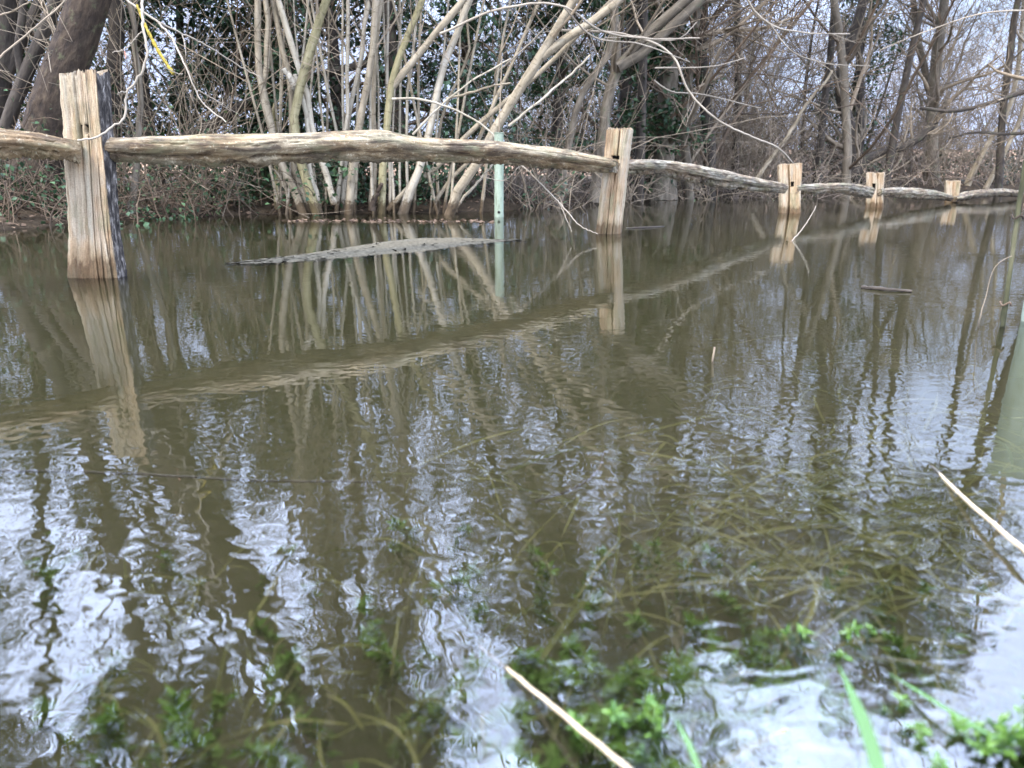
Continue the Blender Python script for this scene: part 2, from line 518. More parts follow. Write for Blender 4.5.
def mth(op, a, b2=None, c2=None):
    n = nt.nodes.new('ShaderNodeMath'); n.operation = op
    for s, v2 in zip(n.inputs, (a, b2, c2)):
        if v2 is None: continue
        if isinstance(v2, bpy.types.NodeSocket): nt.links.new(v2, s)
        else: s.default_value = v2
    return n.outputs[0]


w1 = noise(nt, mapping(nt, ov, (1, 1.25, 1)), 34, 0.8, .4, .45)      # 4 cm ripples
w2 = noise(nt, mapping(nt, ov, (.8, 1.3, 1)), 9.0, .8, .4, .3)       # 12 cm ripples
w3 = noise(nt, mapping(nt, ov, (.7, 1.0, 1)), 1.6, 2, .5)           # slow swell
patch = noise(nt, ov, .9, 2, .5)
pr = nt.nodes.new('ShaderNodeMapRange'); pr.inputs[1].default_value = .38; pr.inputs[2].default_value = .62
pr.inputs[3].default_value = .45; pr.inputs[4].default_value = 1.25
nt.links.new(patch.outputs[0], pr.inputs[0])
dl = nt.nodes.new('ShaderNodeVectorMath'); dl.operation = 'LENGTH'; nt.links.new(ov, dl.inputs[0])
nr = nt.nodes.new('ShaderNodeMapRange'); nr.inputs[1].default_value = .45; nr.inputs[2].default_value = 1.5
nr.inputs[3].default_value = 1.0; nr.inputs[4].default_value = .26        # the weedy shallows by the bank are choppier
nt.links.new(dl.outputs['Value'], nr.inputs[0])
h = mth('MULTIPLY', w1.outputs[0], .00082)
h = mth('MULTIPLY_ADD', w2.outputs[0], .0014, h)
h = mth('MULTIPLY', h, pr.outputs[0])
h = mth('MULTIPLY', h, nr.outputs[0])
h = mth('MULTIPLY_ADD', w3.outputs[0], .0011, h)
bn = nt.nodes.new('ShaderNodeBump'); bn.inputs['Strength'].default_value = 1; bn.inputs['Distance'].default_value = 1
nt.links.new(h, bn.inputs['Height'])
fr = nt.nodes.new('ShaderNodeFresnel'); fr.inputs['IOR'].default_value = 2.3
nt.links.new(bn.outputs[0], fr.inputs['Normal'])
gl = nt.nodes.new('ShaderNodeBsdfGlossy'); gl.inputs['Roughness'].default_value = .004
nt.links.new(bn.outputs[0], gl.inputs['Normal'])
tr = nt.nodes.new('ShaderNodeBsdfTransparent')
ms = nt.nodes.new('ShaderNodeMixShader')
nt.links.new(fr.outputs[0], ms.inputs[0]); nt.links.new(tr.outputs[0], ms.inputs[1]); nt.links.new(gl.outputs[0], ms.inputs[2])
nt.links.new(ms.outputs[0], out.inputs['Surface'])
vs = nt.nodes.new('ShaderNodeVolumeScatter'); vs.inputs['Color'].default_value = (.56, .485, .225, 1); vs.inputs['Density'].default_value = 3.1
va = nt.nodes.new('ShaderNodeVolumeAbsorption'); va.inputs['Color'].default_value = (.46, .42, .20, 1); va.inputs['Density'].default_value = 4.4
ad = nt.nodes.new('ShaderNodeAddShader'); nt.links.new(vs.outputs[0], ad.inputs[0]); nt.links.new(va.outputs[0], ad.inputs[1])
nt.links.new(ad.outputs[0], out.inputs['Volume'])
water = mb.build('water', m, smooth=False)
tag(water, kind='structure')

# ------------------------------------------------------------------ fence
def smooth_path(pts, K):
    pts = np.asarray(pts, float); n = len(pts)
    if n == 2:
        t = np.linspace(0, 1, K)[:, None]
        return pts[0] * (1 - t) + pts[1] * t
    seg = np.linalg.norm(np.diff(pts, axis=0), axis=1) + 1e-6
    s = np.concatenate([[0], np.cumsum(seg)])
    tan = np.gradient(pts, s, axis=0)
    q = np.linspace(0, s[-1], K)
    i = np.clip(np.searchsorted(s, q, side='right') - 1, 0, n - 2)
    hh = (s[i + 1] - s[i])[:, None]; u = ((q - s[i])[:, None]) / hh
    return ((2 * u ** 3 - 3 * u ** 2 + 1) * pts[i] + (u ** 3 - 2 * u ** 2 + u) * hh * tan[i]
            + (-2 * u ** 3 + 3 * u ** 2) * pts[i + 1] + (u ** 3 - u ** 2) * hh * tan[i + 1])


def smooth1(x, k):
    ker = np.ones(k) / k
    return np.convolve(np.pad(x, k, mode='wrap'), ker, 'same')[k:-k]


def make_post(parent, front_top, front_base, side_top, side_base, notches=(), cracks=(), bark=True, label=None, seed=0, topvar=.012):
    """front_* are (left,right) world points of the front face; side_* the offset to the back edge"""
    r_ = np.random.default_rng(seed)
    nf, ns = 96, 26                     # points across front/back and along the sides
    H = 110
    tA, tB = [np.array(p) for p in front_top]; bA, bB = [np.array(p) for p in front_base]
    st, sb = np.array(side_top), np.array(side_base)
    V = []; RS = []
    # perimeter: A->B (front), B->C (side), C->D (back), D->A
    per = [(0, u) for u in np.linspace(0, 1, nf, endpoint=False)] + [(1, u) for u in np.linspace(0, 1, ns, endpoint=False)] \
        + [(2, u) for u in np.linspace(0, 1, nf, endpoint=False)] + [(3, u) for u in np.linspace(0, 1, ns, endpoint=False)]
    n = len(per)
    groove = smooth1(r_.normal(0, 1, n), 3) * .0032 + smooth1(r_.normal(0, 1, n), 10) * .006
    side_id = np.array([p[0] for p in per]); uu = np.array([p[1] for p in per])
    topj = smooth1(r_.normal(0, 1, n), 5) * topvar
    face_n = []
    Z0 = -.55
    tt = np.linspace(0, 1, H)
    drift = np.cumsum(r_.normal(0, .12, (H, 1)), axis=0)
    lowvar = smooth1(r_.normal(0, 1, H), 14) * .012
    for k, t in enumerate(tt):
        A = bA + (tA - bA) * t; B = bB + (tB - bB) * t
        s = sb + (st - sb) * t
        C = B + s; D = A + s
        cen = (A + B + C + D) / 4
        cor = [A, B, C, D]
        pts = np.array([cor[i] + (cor[(i + 1) % 4] - cor[i]) * u for i, u in per])
        outd = pts - cen
        # round the corners a little
        wB = np.linalg.norm(B - A)
        outn = outd / (np.linalg.norm(outd, axis=1, keepdims=True) + 1e-9)
        cornerdist = np.minimum(uu, 1 - uu) * np.where(np.isin(side_id, (0, 2)), wB, np.linalg.norm(s))
        rd = np.clip(1 - cornerdist / .018, 0, 1) ** 2 * .007
        g = groove * (.6 + .6 * np.sin(drift[k] + np.arange(n) * .25)) + smooth1(r_.normal(0, 1, n), 2) * .0012
        g = g + lowvar[k] * .5
        g = g + .010 * np.exp(-((t - (0 - Z0) / (tA[2] - Z0)) / .10) ** 2) * (uu < 2)
        for (c0, wd, dep, t0, t1) in cracks:      # long checks on the front face
            msk = (side_id == 0) * np.exp(-((uu - c0 - .03 * math.sin(t * 9 + c0 * 20)) / wd) ** 2) * (1 / (1 + math.exp(-(t - t0) * 40))) * (1 / (1 + math.exp((t - t1) * 40)))
            g = g - dep * msk
        nrm_front = np.cross(B - A, tA - bA); nrm_front /= np.linalg.norm(nrm_front)
        off = outn * (g - rd)[:, None]
        for (ua, ub, za, zb_, dep) in notches:
            z = pts[:, 2]
            inside = (side_id == 0) & (uu > ua) & (uu < ub) & (z > za) & (z < zb_)
            off[inside] += -nrm_front * dep
        p2 = pts + off
        p2[:, 2] += topj * t ** 12
        V.append(p2)
        RS.append(np.stack([(pts - cen) @ ((B - A) / wB) + seed * 3.1, (pts - cen) @ (s / np.linalg.norm(s)) + seed * 1.7, np.full(n, t * (tA[2] - Z0))], 1))
    # extend straight down to the bed is already in bA/bB (given at Z0)
    V = np.array(V); RS = np.array(RS)
    mb = MB()
    k = np.arange(H - 1)[:, None] * n; j = np.arange(n)[None]
    j2 = (j + 1) % n
    f = np.stack([k + j, k + j2, k + n + j2, k + n + j], -1).reshape(-1, 4)
    mats = np.tile(np.where(side_id == 1, 1, 0), (H - 1, 1))
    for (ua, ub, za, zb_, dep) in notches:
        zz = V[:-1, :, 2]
        mats[(side_id == 0)[None] & (uu > ua)[None] & (uu < ub)[None] & (zz > za) & (zz < zb_)] = 2  # recessed faces get the painted shade colour
    mats = mats.ravel()
    mb.add(V.reshape(-1, 3), f, mats, RS.reshape(-1, 3))
    # top: inner rings then a centre
    ring = V[-1]; c = ring.mean(0); rr = RS[-1]
    vs = [ring]; rs = [rr]
    for q in (.75, .45, .15):
        vs.append(c + (ring - c) * q + np.stack([np.zeros(n), np.zeros(n), r_.normal(0, .0025, n)], 1)); rs.append(rr * [q, q, 1] + [seed * (1 - q) * 3.1, 0, 0])
    vs = np.array(vs); rs = np.array(rs)
    k = np.arange(3)[:, None] * n
    f = np.stack([k + j, k + j2, k + n + j2, k + n + j], -1).reshape(-1, 4)
    mb.add(vs.reshape(-1, 3), f, 0, rs.reshape(-1, 3))
    inner = vs[-1]
    ff = [(i, (i + 1) % n, n, n) for i in range(n)]
    mb.add(np.concatenate([inner, inner.mean(0)[None]]), ff, 0, np.concatenate([rs[-1], rs[-1].mean(0)[None]]))
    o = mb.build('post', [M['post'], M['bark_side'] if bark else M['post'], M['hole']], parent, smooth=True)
    if label: o['label'] = label
    return o


POSTS = []
spec = [  # px: top-left, top-right of front face; base-left, base-right; y top, y base
    dict(t=(59, 97), b=(71, 117), yt=(75, 70), yb=278, side=(.0, .095)),
    dict(t=(606, 628), b=(596, 616), yt=(129, 129), yb=234, side=(.055, .10)),
    dict(t=(779, 802.5), b=(781, 800), yt=(165, 163.5), yb=213.5, side=(.02, .12)),
    dict(t=(866, 884), b=(866, 882), yt=(173, 173), yb=207.5, side=(.07, .12)),
    dict(t=(946, 961), b=(945.5, 958.5), yt=(181, 181), yb=202.5, side=(.05, .12)),
]
base0 = G((71 + 117) / 2, 278)
fence = thing('wooden_fence', (base0[0], base0[1], 0), 'weathered cleft wooden post and rail fence standing in the flood water', 'fence')
labels = ['thick split post with a dark bark side, nearest on the left', 'pale split post with a square rail end in its face', 'double post made of two split halves', 'short post with a dark mortise hole', 'small pale post, farthest along the fence']
for i, s in enumerate(spec):
    Y = G(sum(s['b']) / 2, s['yb'])[1]
    POSTS.append(np.array([G(sum(s['b']) / 2, s['yb'])[0], Y]))
    tA = P(s['t'][0], s['yt'][0], Y); tB = P(s['t'][1], s['yt'][1], Y)
    b0 = P(s['b'][0], s['yb'], Y); b1 = P(s['b'][1], s['yb'], Y)
    kz = (-.55 - b0[2]) / (tA[2] - b0[2])
    bA = b0 + (tA - b0) * kz; kz = (-.55 - b1[2]) / (tB[2] - b1[2]); bB = b1 + (tB - b1) * kz
    px2 = PXW(Y)
    notch = []
    if i == 0: notch = [(.38, .50, P(0, 137, Y)[2], P(0, 126, Y)[2], .045), (.55, .66, P(0, 133, Y)[2], P(0, 127, Y)[2], .03)]
    if i == 1: notch = [(.35, .75, P(0, 159.5, Y)[2], P(0, 156, Y)[2], .03)]
    if i == 2: notch = [(.52, .66, P(0, 187, Y)[2], P(0, 182, Y)[2], .05)]
    if i == 3: notch = [(.35, .55, P(0, 190, Y)[2], P(0, 184, Y)[2], .05)]
    cracks = {0: [(.40, .014, .05, .66, 1.2), (.62, .010, .014, .3, .9), (.86, .018, .03, 0, .72), (.2, .012, .010, .5, .8), (.72, .014, .02, .3, .52), (.95, .016, .03, .1, .6)],
              1: [(.3, .02, .03, .75, 1.2), (.62, .03, .03, .7, 1.2), (.5, .02, .02, .3, .7), (.78, .02, .02, .3, .75)],
              2: [(.38, .045, .09, -.5, 1.2), (.75, .02, .02, .6, 1.2)], 3: [(.66, .03, .035, .3, 1.2), (.3, .03, .02, .5, 1.2)], 4: [(.5, .05, .015, .4, 1.2)]}[i]
    make_post(fence, (tA, tB), (bA, bB), (s['side'][0], s['side'][1], 0), (s['side'][0] * .9 - (.02 if i == 0 else 0), s['side'][1] * (.75 if i == 0 else 1), 0), notch, cracks, bark=(i == 0), label=labels[i], seed=i + 1)

FD = POSTS[1] - POSTS[0]; FD = FD / np.linalg.norm(FD)


def line_depth(px, A, B):               # depth where the vertical plane through A,B is seen in column px (at about rail height)
    a = (px - 512) / F / CP             # X/Y to first order
    # refine with the pitch: X/Y depends slightly on py; rails sit near py 150
    d = ray(px, 160); a = d[0] / d[1]
    dx, dy = B - A
    t = (A[0] - a * A[1]) / (a * dy - dx)
    return A[1] + t * dy


def make_rail(prof, A, B, seed, mat='rail', label=None, thick=.085, K=170, rough=1.0, y_off=0.0):
    """prof: (px, top py, bottom py) read along the rail; the rail follows the fence line from A to B"""
    r_ = np.random.default_rng(seed)
    prof = np.array(prof, float)
    pxs = np.linspace(prof[0, 0], prof[-1, 0], K)
    tp = np.interp(pxs, prof[:, 0], prof[:, 1]); bt = np.interp(pxs, prof[:, 0], prof[:, 2])
    tp = np.convolve(np.pad(tp, 4, mode='edge'), np.ones(9) / 9, 'valid'); bt = np.convolve(np.pad(bt, 4, mode='edge'), np.ones(9) / 9, 'valid')
    n = 76
    ang = np.arange(n) * 2 * np.pi / n
    d2 = (B - A) / np.linalg.norm(B - A)
    nrm = np.array([d2[1], -d2[0], 0.0])             # horizontal normal, towards the viewer
    V = []; RS = []
    low = smooth1(r_.normal(0, 1, n), 5) * .012
    prev = None; arc = 0
    fib = smooth1(r_.normal(0, 1, n), 2) * .004
    vary = np.cumsum(r_.normal(0, .05, K))
    seam = smooth1(r_.normal(0, 1, K), 15) * 1.6
    gap_ = np.clip(smooth1(r_.normal(0, 1, K), 13) * 4 + .5, 0, 1)
    bite = np.clip(smooth1(r_.normal(0, 1, K), 7) * 2.2 - .1, 0, 1)
    lump = smooth1(r_.normal(0, 1, K), 11) * .14
    for k in range(K):
        Y = line_depth(pxs[k], A, B) + y_off
        T = P(pxs[k], tp[k], Y); Bo = P(pxs[k], bt[k], Y)
        c = (T + Bo) / 2; hz = (T[2] - Bo[2]) / 2
        if prev is not None: arc += np.linalg.norm(c - prev)
        prev = c
        end = min(k, K - 1 - k) / K
        th = thick * .5 * (1 if end > .05 else .55 + 9 * end)
        # squarish cross-section with a flat, split front and a rounded back
        ca, sa = np.cos(ang), np.sin(ang)
        sq = 1 / np.power(np.abs(ca) ** 4 + np.abs(sa) ** 4, 1 / 4) * (1 - .13 * np.exp(-((ang - .8) / .3) ** 2))
        mod = 1 + (low * 7 * (.6 + .4 * math.sin(vary[k])) + fib * 8 * np.sin(vary[k] * .7 + np.arange(n) * .6)) * rough
        # a long split along the front face
        sp_ = np.exp(-((ang - (math.pi * 2 - .45 + .22 * seam[k])) / .085) ** 2) * .42 * gap_[k]
        sp_ = sp_ + np.exp(-((ang - (.42 + .16 * seam[-k])) / .05) ** 2) * .16 * gap_[-k]
        sp_ = sp_ + np.clip(-np.sin(ang) - .25, 0, 1) * bite[k] * .34 - lump[k] * .5
        mod = mod - sp_ * rough + r_.normal(0, .010, n) * rough
        und = np.where((ca > 0) & (sa < .05), 1 - .62 * np.clip(.05 - sa, 0, 1), 1.0)      # the split face is undercut
        rx = ca * sq * mod * th * und; rz = sa * sq * mod * hz
        under = (sa < -.5) * r_.normal(0, .004, n) * rough
        V.append(c + nrm * rx[:, None] + np.array([0, 0, 1.0]) * (rz + under)[:, None])
        RS.append(np.stack([rx + seed, rz + seed * 2.3, np.full(n, arc)], 1))
    V = np.array(V); RS = np.array(RS)
    mb = MB()
    j = np.arange(n)[None]; j2 = (j + 1) % n; k = np.arange(K - 1)[:, None] * n
    f = np.stack([k + j, k + n + j, k + n + j2, k + j2], -1).reshape(-1, 4)
    mb.add(V.reshape(-1, 3), f, 0, RS.reshape(-1, 3))
    for kk, flip in ((0, False), (K - 1, True)):
        ring = V[kk]; cc = ring.mean(0)
        ff = [((i + 1) % n, n, i, i) if flip else (i, n, (i + 1) % n, (i + 1) % n) for i in range(n)]
        mb.add(np.concatenate([ring, cc[None]]), ff, 0, np.concatenate([RS[kk], RS[kk].mean(0)[None]]))
    o = mb.build('rail', M[mat], fence)
    if label: o['label'] = label
    return o


p0 = POSTS[0] - FD * 3.0
w3 = lambda x, y, z: np.array([x, y, z])
make_post(fence, (w3(p0[0] - .07, p0[1] - .03, .74), w3(p0[0] + .07, p0[1] - .05, .76)), (w3(p0[0] - .07, p0[1] - .03, -.55), w3(p0[0] + .07, p0[1] - .05, -.55)),
          (.0, .11, 0), (.0, .11, 0), [], [(.4, .02, .04, .6, 1.2), (.7, .02, .02, .2, .8)], bark=False, seed=9)
make_rail([(-230, 112, 150), (-60, 124, 156), (0, 129, 157), (40, 133, 158), (66, 139, 160), (78, 141, 162)], p0, POSTS[0], 11, 'rail', 'pale near rail running out of the picture', thick=.12, y_off=-.015)
make_rail([(99, 138, 160), (130, 138, 161), (200, 135, 165), (250, 135, 165.5), (300, 133.5, 162), (340, 131.5, 160), (385, 131, 160), (410, 137, 160), (450, 139, 161), (500, 142, 162.5), (560, 149, 168), (600, 157, 172), (617, 160, 172)], POSTS[0], POSTS[1], 12, 'rail', 'long bowed rail between the first two posts', thick=.15, y_off=-.02)
make_rail([(624, 160, 173), (660, 160, 174), (690, 164, 181), (720, 170, 187), (750, 177, 190), (785, 184, 193)], POSTS[1], POSTS[2], 13, 'rail_grey', 'sagging grey rail with a ragged lower edge', thick=.14, rough=1.5)
make_rail([(796, 185, 194), (815, 184, 193.5), (840, 183, 192), (855, 184, 195), (872, 188, 198)], POSTS[2], POSTS[3], 14, 'rail_grey', thick=.14, rough=1.5)
make_rail([(879, 189, 196), (895, 187.5, 197), (915, 188.5, 199), (935, 191, 199), (951, 196, 201)], POSTS[3], POSTS[4], 15, 'rail_grey', thick=.14, rough=1.6)
pe = POSTS[4] + (POSTS[4] - POSTS[3])
make_rail([(955, 197, 202), (965, 192, 200), (980, 189.5, 197), (1000, 188.5, 196), (1021, 191, 196.5)], POSTS[4], pe, 16, 'rail_grey', thick=.14, rough=1.6)


# the cut end of the bowed rail, square in the face of the second post
Yq = POSTS[1][1] - .045
q = [P(604.5, 160.5, Yq), P(618, 161.5, Yq), P(618, 173, Yq), P(604.5, 171.5, Yq)]
mb = MB(); nq = 7
gu, gv = np.meshgrid(np.linspace(0, 1, nq), np.linspace(0, 1, nq))
fc = (q[0] * ((1 - gu) * (1 - gv))[..., None] + q[1] * (gu * (1 - gv))[..., None] + q[2] * (gu * gv)[..., None] + q[3] * ((1 - gu) * gv)[..., None])
fc = fc + rng.normal(0, .0018, fc.shape)
ix = (np.arange(nq - 1)[:, None] * nq + np.arange(nq - 1)[None]).ravel()
mb.add(fc.reshape(-1, 3), np.stack([ix, ix + nq, ix + nq + 1, ix + 1], 1))
edge = np.concatenate([fc[0], fc[1:, -1], fc[-1, -2::-1], fc[-2:0:-1, 0]]); ne = len(edge)
i_ = np.arange(ne)
mb.add(np.concatenate([edge, edge + [.01, .075, 0]]), np.stack([i_, (i_ + 1) % ne, ne + (i_ + 1) % ne, ne + i_], 1))
mb.build('rail_end', M['rail_grey'], fence, smooth=False)


# ------------------------------------------------------------------ growth helpers
def spawn(pts, rad, m, length, ang=(30, 70), K=6, t0=.25, t1=1.0, wob=.12, up=.25, rr=(.3, .5), tip=.35, rmin=.0025, lv=.35, side=None):
    """children along parent paths (N,K,3): m each; returns (N*m,K,3) paths and radii"""
    N, Kp, _ = pts.shape
    t = rng.uniform(t0, t1, (N, m)) * (Kp - 1)
    i = np.clip(t.astype(int), 0, Kp - 2); fr_ = (t - i)[..., None]
    n_ = np.arange(N)[:, None]
    p = pts[n_, i] * (1 - fr_) + pts[n_, i + 1] * fr_
    r0 = rad[n_, i] * (1 - fr_[..., 0]) + rad[n_, i + 1] * fr_[..., 0]
    d = pts[n_, i + 1] - pts[n_, i]
    d = d / (np.linalg.norm(d, axis=2, keepdims=True) + 1e-9)
    rv = rng.normal(0, 1, (N, m, 3)); rv -= d * (rv * d).sum(2, keepdims=True)
    rv /= np.linalg.norm(rv, axis=2, keepdims=True) + 1e-9
    a = np.radians(rng.uniform(ang[0], ang[1], (N, m)))[..., None]
    dd = d * np.cos(a) + rv * np.sin(a)
    if side is not None: dd = dd + np.array(side)
    dd /= np.linalg.norm(dd, axis=2, keepdims=True)
    plen = np.linalg.norm(pts[:, -1] - pts[:, 0], axis=1)[:, None]
    L = (length * plen if length < 1.0 else length) * rng.uniform(1 - lv, 1 + lv, (N, m)) * (1.15 - .55 * (t / (Kp - 1)))
    M_ = N * m
    p = p.reshape(M_, 3); dd = dd.reshape(M_, 3); L = L.reshape(M_)
    out_ = np.empty((M_, K, 3)); out_[:, 0] = p
    step = (L / (K - 1))[:, None]
    for k in range(1, K):
        out_[:, k] = out_[:, k - 1] + dd * step
        dd = dd + rng.normal(0, wob, (M_, 3)); dd[:, 2] += up * .25
        dd /= np.linalg.norm(dd, axis=1, keepdims=True)
    rb = np.maximum(r0.reshape(M_) * rng.uniform(rr[0], rr[1], M_), rmin)
    prof = np.linspace(1, tip, K)[None]
    return out_, np.maximum(rb[:, None] * prof, rmin * .7)


def grow_up(start, height, lean=(0, 0), K=14, wob=.05, curve=0.0):
    p = np.array(start, float); out_ = [p.copy()]
    d = np.array([lean[0], lean[1], 1.0]); d /= np.linalg.norm(d)
    st_ = height / (K - 1)
    for k in range(K - 1):
        p = p + d * st_
        out_.append(p.copy())
        d = d + rng.normal(0, wob, 3) + np.array([0, 0, curve]); d /= np.linalg.norm(d)
    return np.array(out_)


def extend_path(pts, zt, K, wob=.05, up=.08):
    """carry a path on, in its last direction, until it is zt high"""
    pts = [np.array(q) for q in pts]
    d = pts[-1] - pts[-2]; d /= np.linalg.norm(d)
    st_ = max(.4, (zt - pts[-1][2]) / 8)
    while pts[-1][2] < zt and len(pts) < 40:
        d = d + rng.normal(0, wob, 3) + np.array([0, 0, up]); d[2] = max(d[2], .25); d /= np.linalg.norm(d)
        pts.append(pts[-1] + d * st_)
    return smooth_path(pts, K)


def stem_from_px(pxs, Y, wpx, zt=None, K=22, taper=.45, jit=.01, dy=0.0, ext_w=.3):
    pts = [P(a, b_, Y + dy * q) for q, (a, b_) in enumerate(pxs)]
    n0 = len(pts)
    if zt: pth = extend_path(pts, zt, K)
    else: pth = smooth_path(pts, K)
    pth = pth + rng.normal(0, jit, pth.shape) * np.array([1, 1, .3])
    r = np.linspace(1, taper, K) * wpx * .5 * PXW(Y)
    return pth, r


# ------------------------------------------------------------------ coppiced hazel stools standing at the water's edge
def crop(pts, ox, oy, s):
    return [(ox + a / s, oy + b_ / s) for a, b_ in pts]


C1 = lambda *p: crop(p, 240, 0, 3.49)
C2 = lambda *p: crop(p, 370, 0, 3.49)
C3 = lambda *p: crop(p, 500, 0, 3.49)


def stool(name, label, Y, stems, extra, base_px, top=(6.5, 9.5)):
    bp = P(base_px[0], base_px[1], Y)
    t = thing(name, (bp[0], bp[1], 0), label, 'coppice tree')
    tw = MB()
    for (pxs, wpx, mat, tall, dy) in stems:
        y = Y + dy
        pxs = list(pxs)
        if pxs[0][1] > 195:             # rooted in the water: carry on down to the bed
            a, b_ = pxs[0], pxs[1]
            pxs = [(a[0] - (b_[0] - a[0]) * .12, a[1] - (b_[1] - a[1]) * .12 + 3)] + pxs
        zt = rng.uniform(*top) if tall else None
        pth, r = stem_from_px(pxs, y, wpx * .92, zt, K=30 if tall else 18, taper=.22 if tall else .7, jit=.006)
        r = r * (1 + .12 * np.exp(-np.arange(len(r)) / 1.5))
        r = r * (1 + .16 * (rng.random(len(r)) > .82))
        mb = MB(); mb.tubes(pth, r, 8, cap=True, rough=.035)
        mb.build('stem', M[mat], t)
        if tall:
            a1, r1 = spawn(pth[None], r[None], 11, 1.6, (25, 60), 8, .2, .97, .14, .5, (.3, .5), .3, .004)
            tw.tubes(a1, r1, 4)
            a2, r2 = spawn(a1, r1, 5, .5, (25, 60), 5, .2, 1, .15, .3, (.4, .6), .4, .0035)
            tw.tubes(a2, r2, 3)
    for _ in range(extra):              # thin upright rods
        bx = bp[0] + rng.normal(0, .32); by = bp[1] + rng.normal(.12, .16)
        pth = grow_up((bx, by, -.1), rng.uniform(3.5, 6.5), (rng.normal(0, .10), rng.normal(.02, .06)), 12, .025)
        r = np.linspace(1, .3, 12) * rng.uniform(.012, .022)
        mb = MB(); mb.tubes(pth, r, 6); mb.build('stem', M['pale' if rng.random() < .5 else 'hazel'], t)
        a1, r1 = spawn(pth[None], r[None], 5, .9, (25, 60), 5, .3, .95, .14, .4, (.3, .5), .3, .003)
        tw.tubes(a1, r1, 3)
    tw.build('twigs', M['twig'], t)
    return t


stool('hazel_coppice', 'left clump of tan hazel stems in the water with a thick forked stem', 8.3, [
    (C1((222, 738), (150, 580), (105, 430), (75, 300), (62, 150), (60, 0)), 8, 'hazel', True, 0),
    (C1((78, 310), (92, 200), (95, 100), (88, 0)), 6, 'hazel', True, .03),
    (C1((262, 722), (215, 580), (188, 460), (235, 210), (275, 80), (302, 0)), 9.5, 'olive', True, -.1),
    (C1((238, 730), (190, 600), (182, 480), (180, 320), (150, 180), (115, 0)), 7, 'hazel', True, .1),
    (C1((276, 722), (242, 580), (240, 470), (215, 330), (190, 260)), 6, 'pale', False, 0),
    (C1((325, 690), (285, 570), (255, 460), (228, 310), (190, 190), (135, 0)), 6.5, 'pale', True, .05),
    (C1((195, 310), (170, 265), (150, 240)), 7, 'pale', False, -.08),
    (C1((300, 715), (285, 420), (262, 170), (235, 0)), 2.6, 'hazel', True, .1),
    (C1((130, 700), (125, 560), (122, 362)), 6, 'olive', False, .2),
    (C1((170, 700), (140, 620), (105, 575)), 2.5, 'hazel', False, .1),
    (C1((140, 690), (140, 450), (142, 200), (130, 0)), 2.6, 'pale', True, .3),
    (C1((250, 720), (245, 560), (248, 300), (270, 0)), 2.4, 'pale', True, .3),
], 5, (300, 212))
stool('hazel_coppice', 'middle clump of upright pale hazel stems with a rotten stump at its foot', 8.5, [
    (C1((338, 718), (350, 580), (372, 440), (374, 200), (376, 0)), 4.2, 'pale', True, 0),
    (C1((362, 720), (368, 560), (372, 440), (398, 320), (425, 200), (440, 60), (452, 0)), 5.5, 'pale', True, .08),
    (C1((380, 738), (395, 560), (415, 440), (455, 230), (475, 0)), 8.5, 'hazel', True, -.1),
    (C1((400, 720), (410, 560), (408, 380), (430, 120), (440, 0)), 3, 'pale', True, .15),
    (C2((8, 705), (14, 540), (10, 350), (20, 160), (36, 0)), 7, 'hazel', True, .1),
    (C2((40, 738), (50, 560), (60, 440), (75, 300), (120, 150), (182, 0)), 8, 'olive', True, -.12),
    (C2((78, 300), (150, 212), (230, 112), (315, 18)), 7, 'hazel', True, -.1),
    (C2((70, 715), (68, 500), (60, 250), (62, 0)), 3.2, 'pale', True, .2),
    (C2((8, 720), (22, 680), (40, 640)), 6, 'lean', False, -.2),
    (C1((290, 690), (300, 560), (305, 300), (310, 0)), 2.2, 'hazel', True, .4),
], 7, (376, 213))
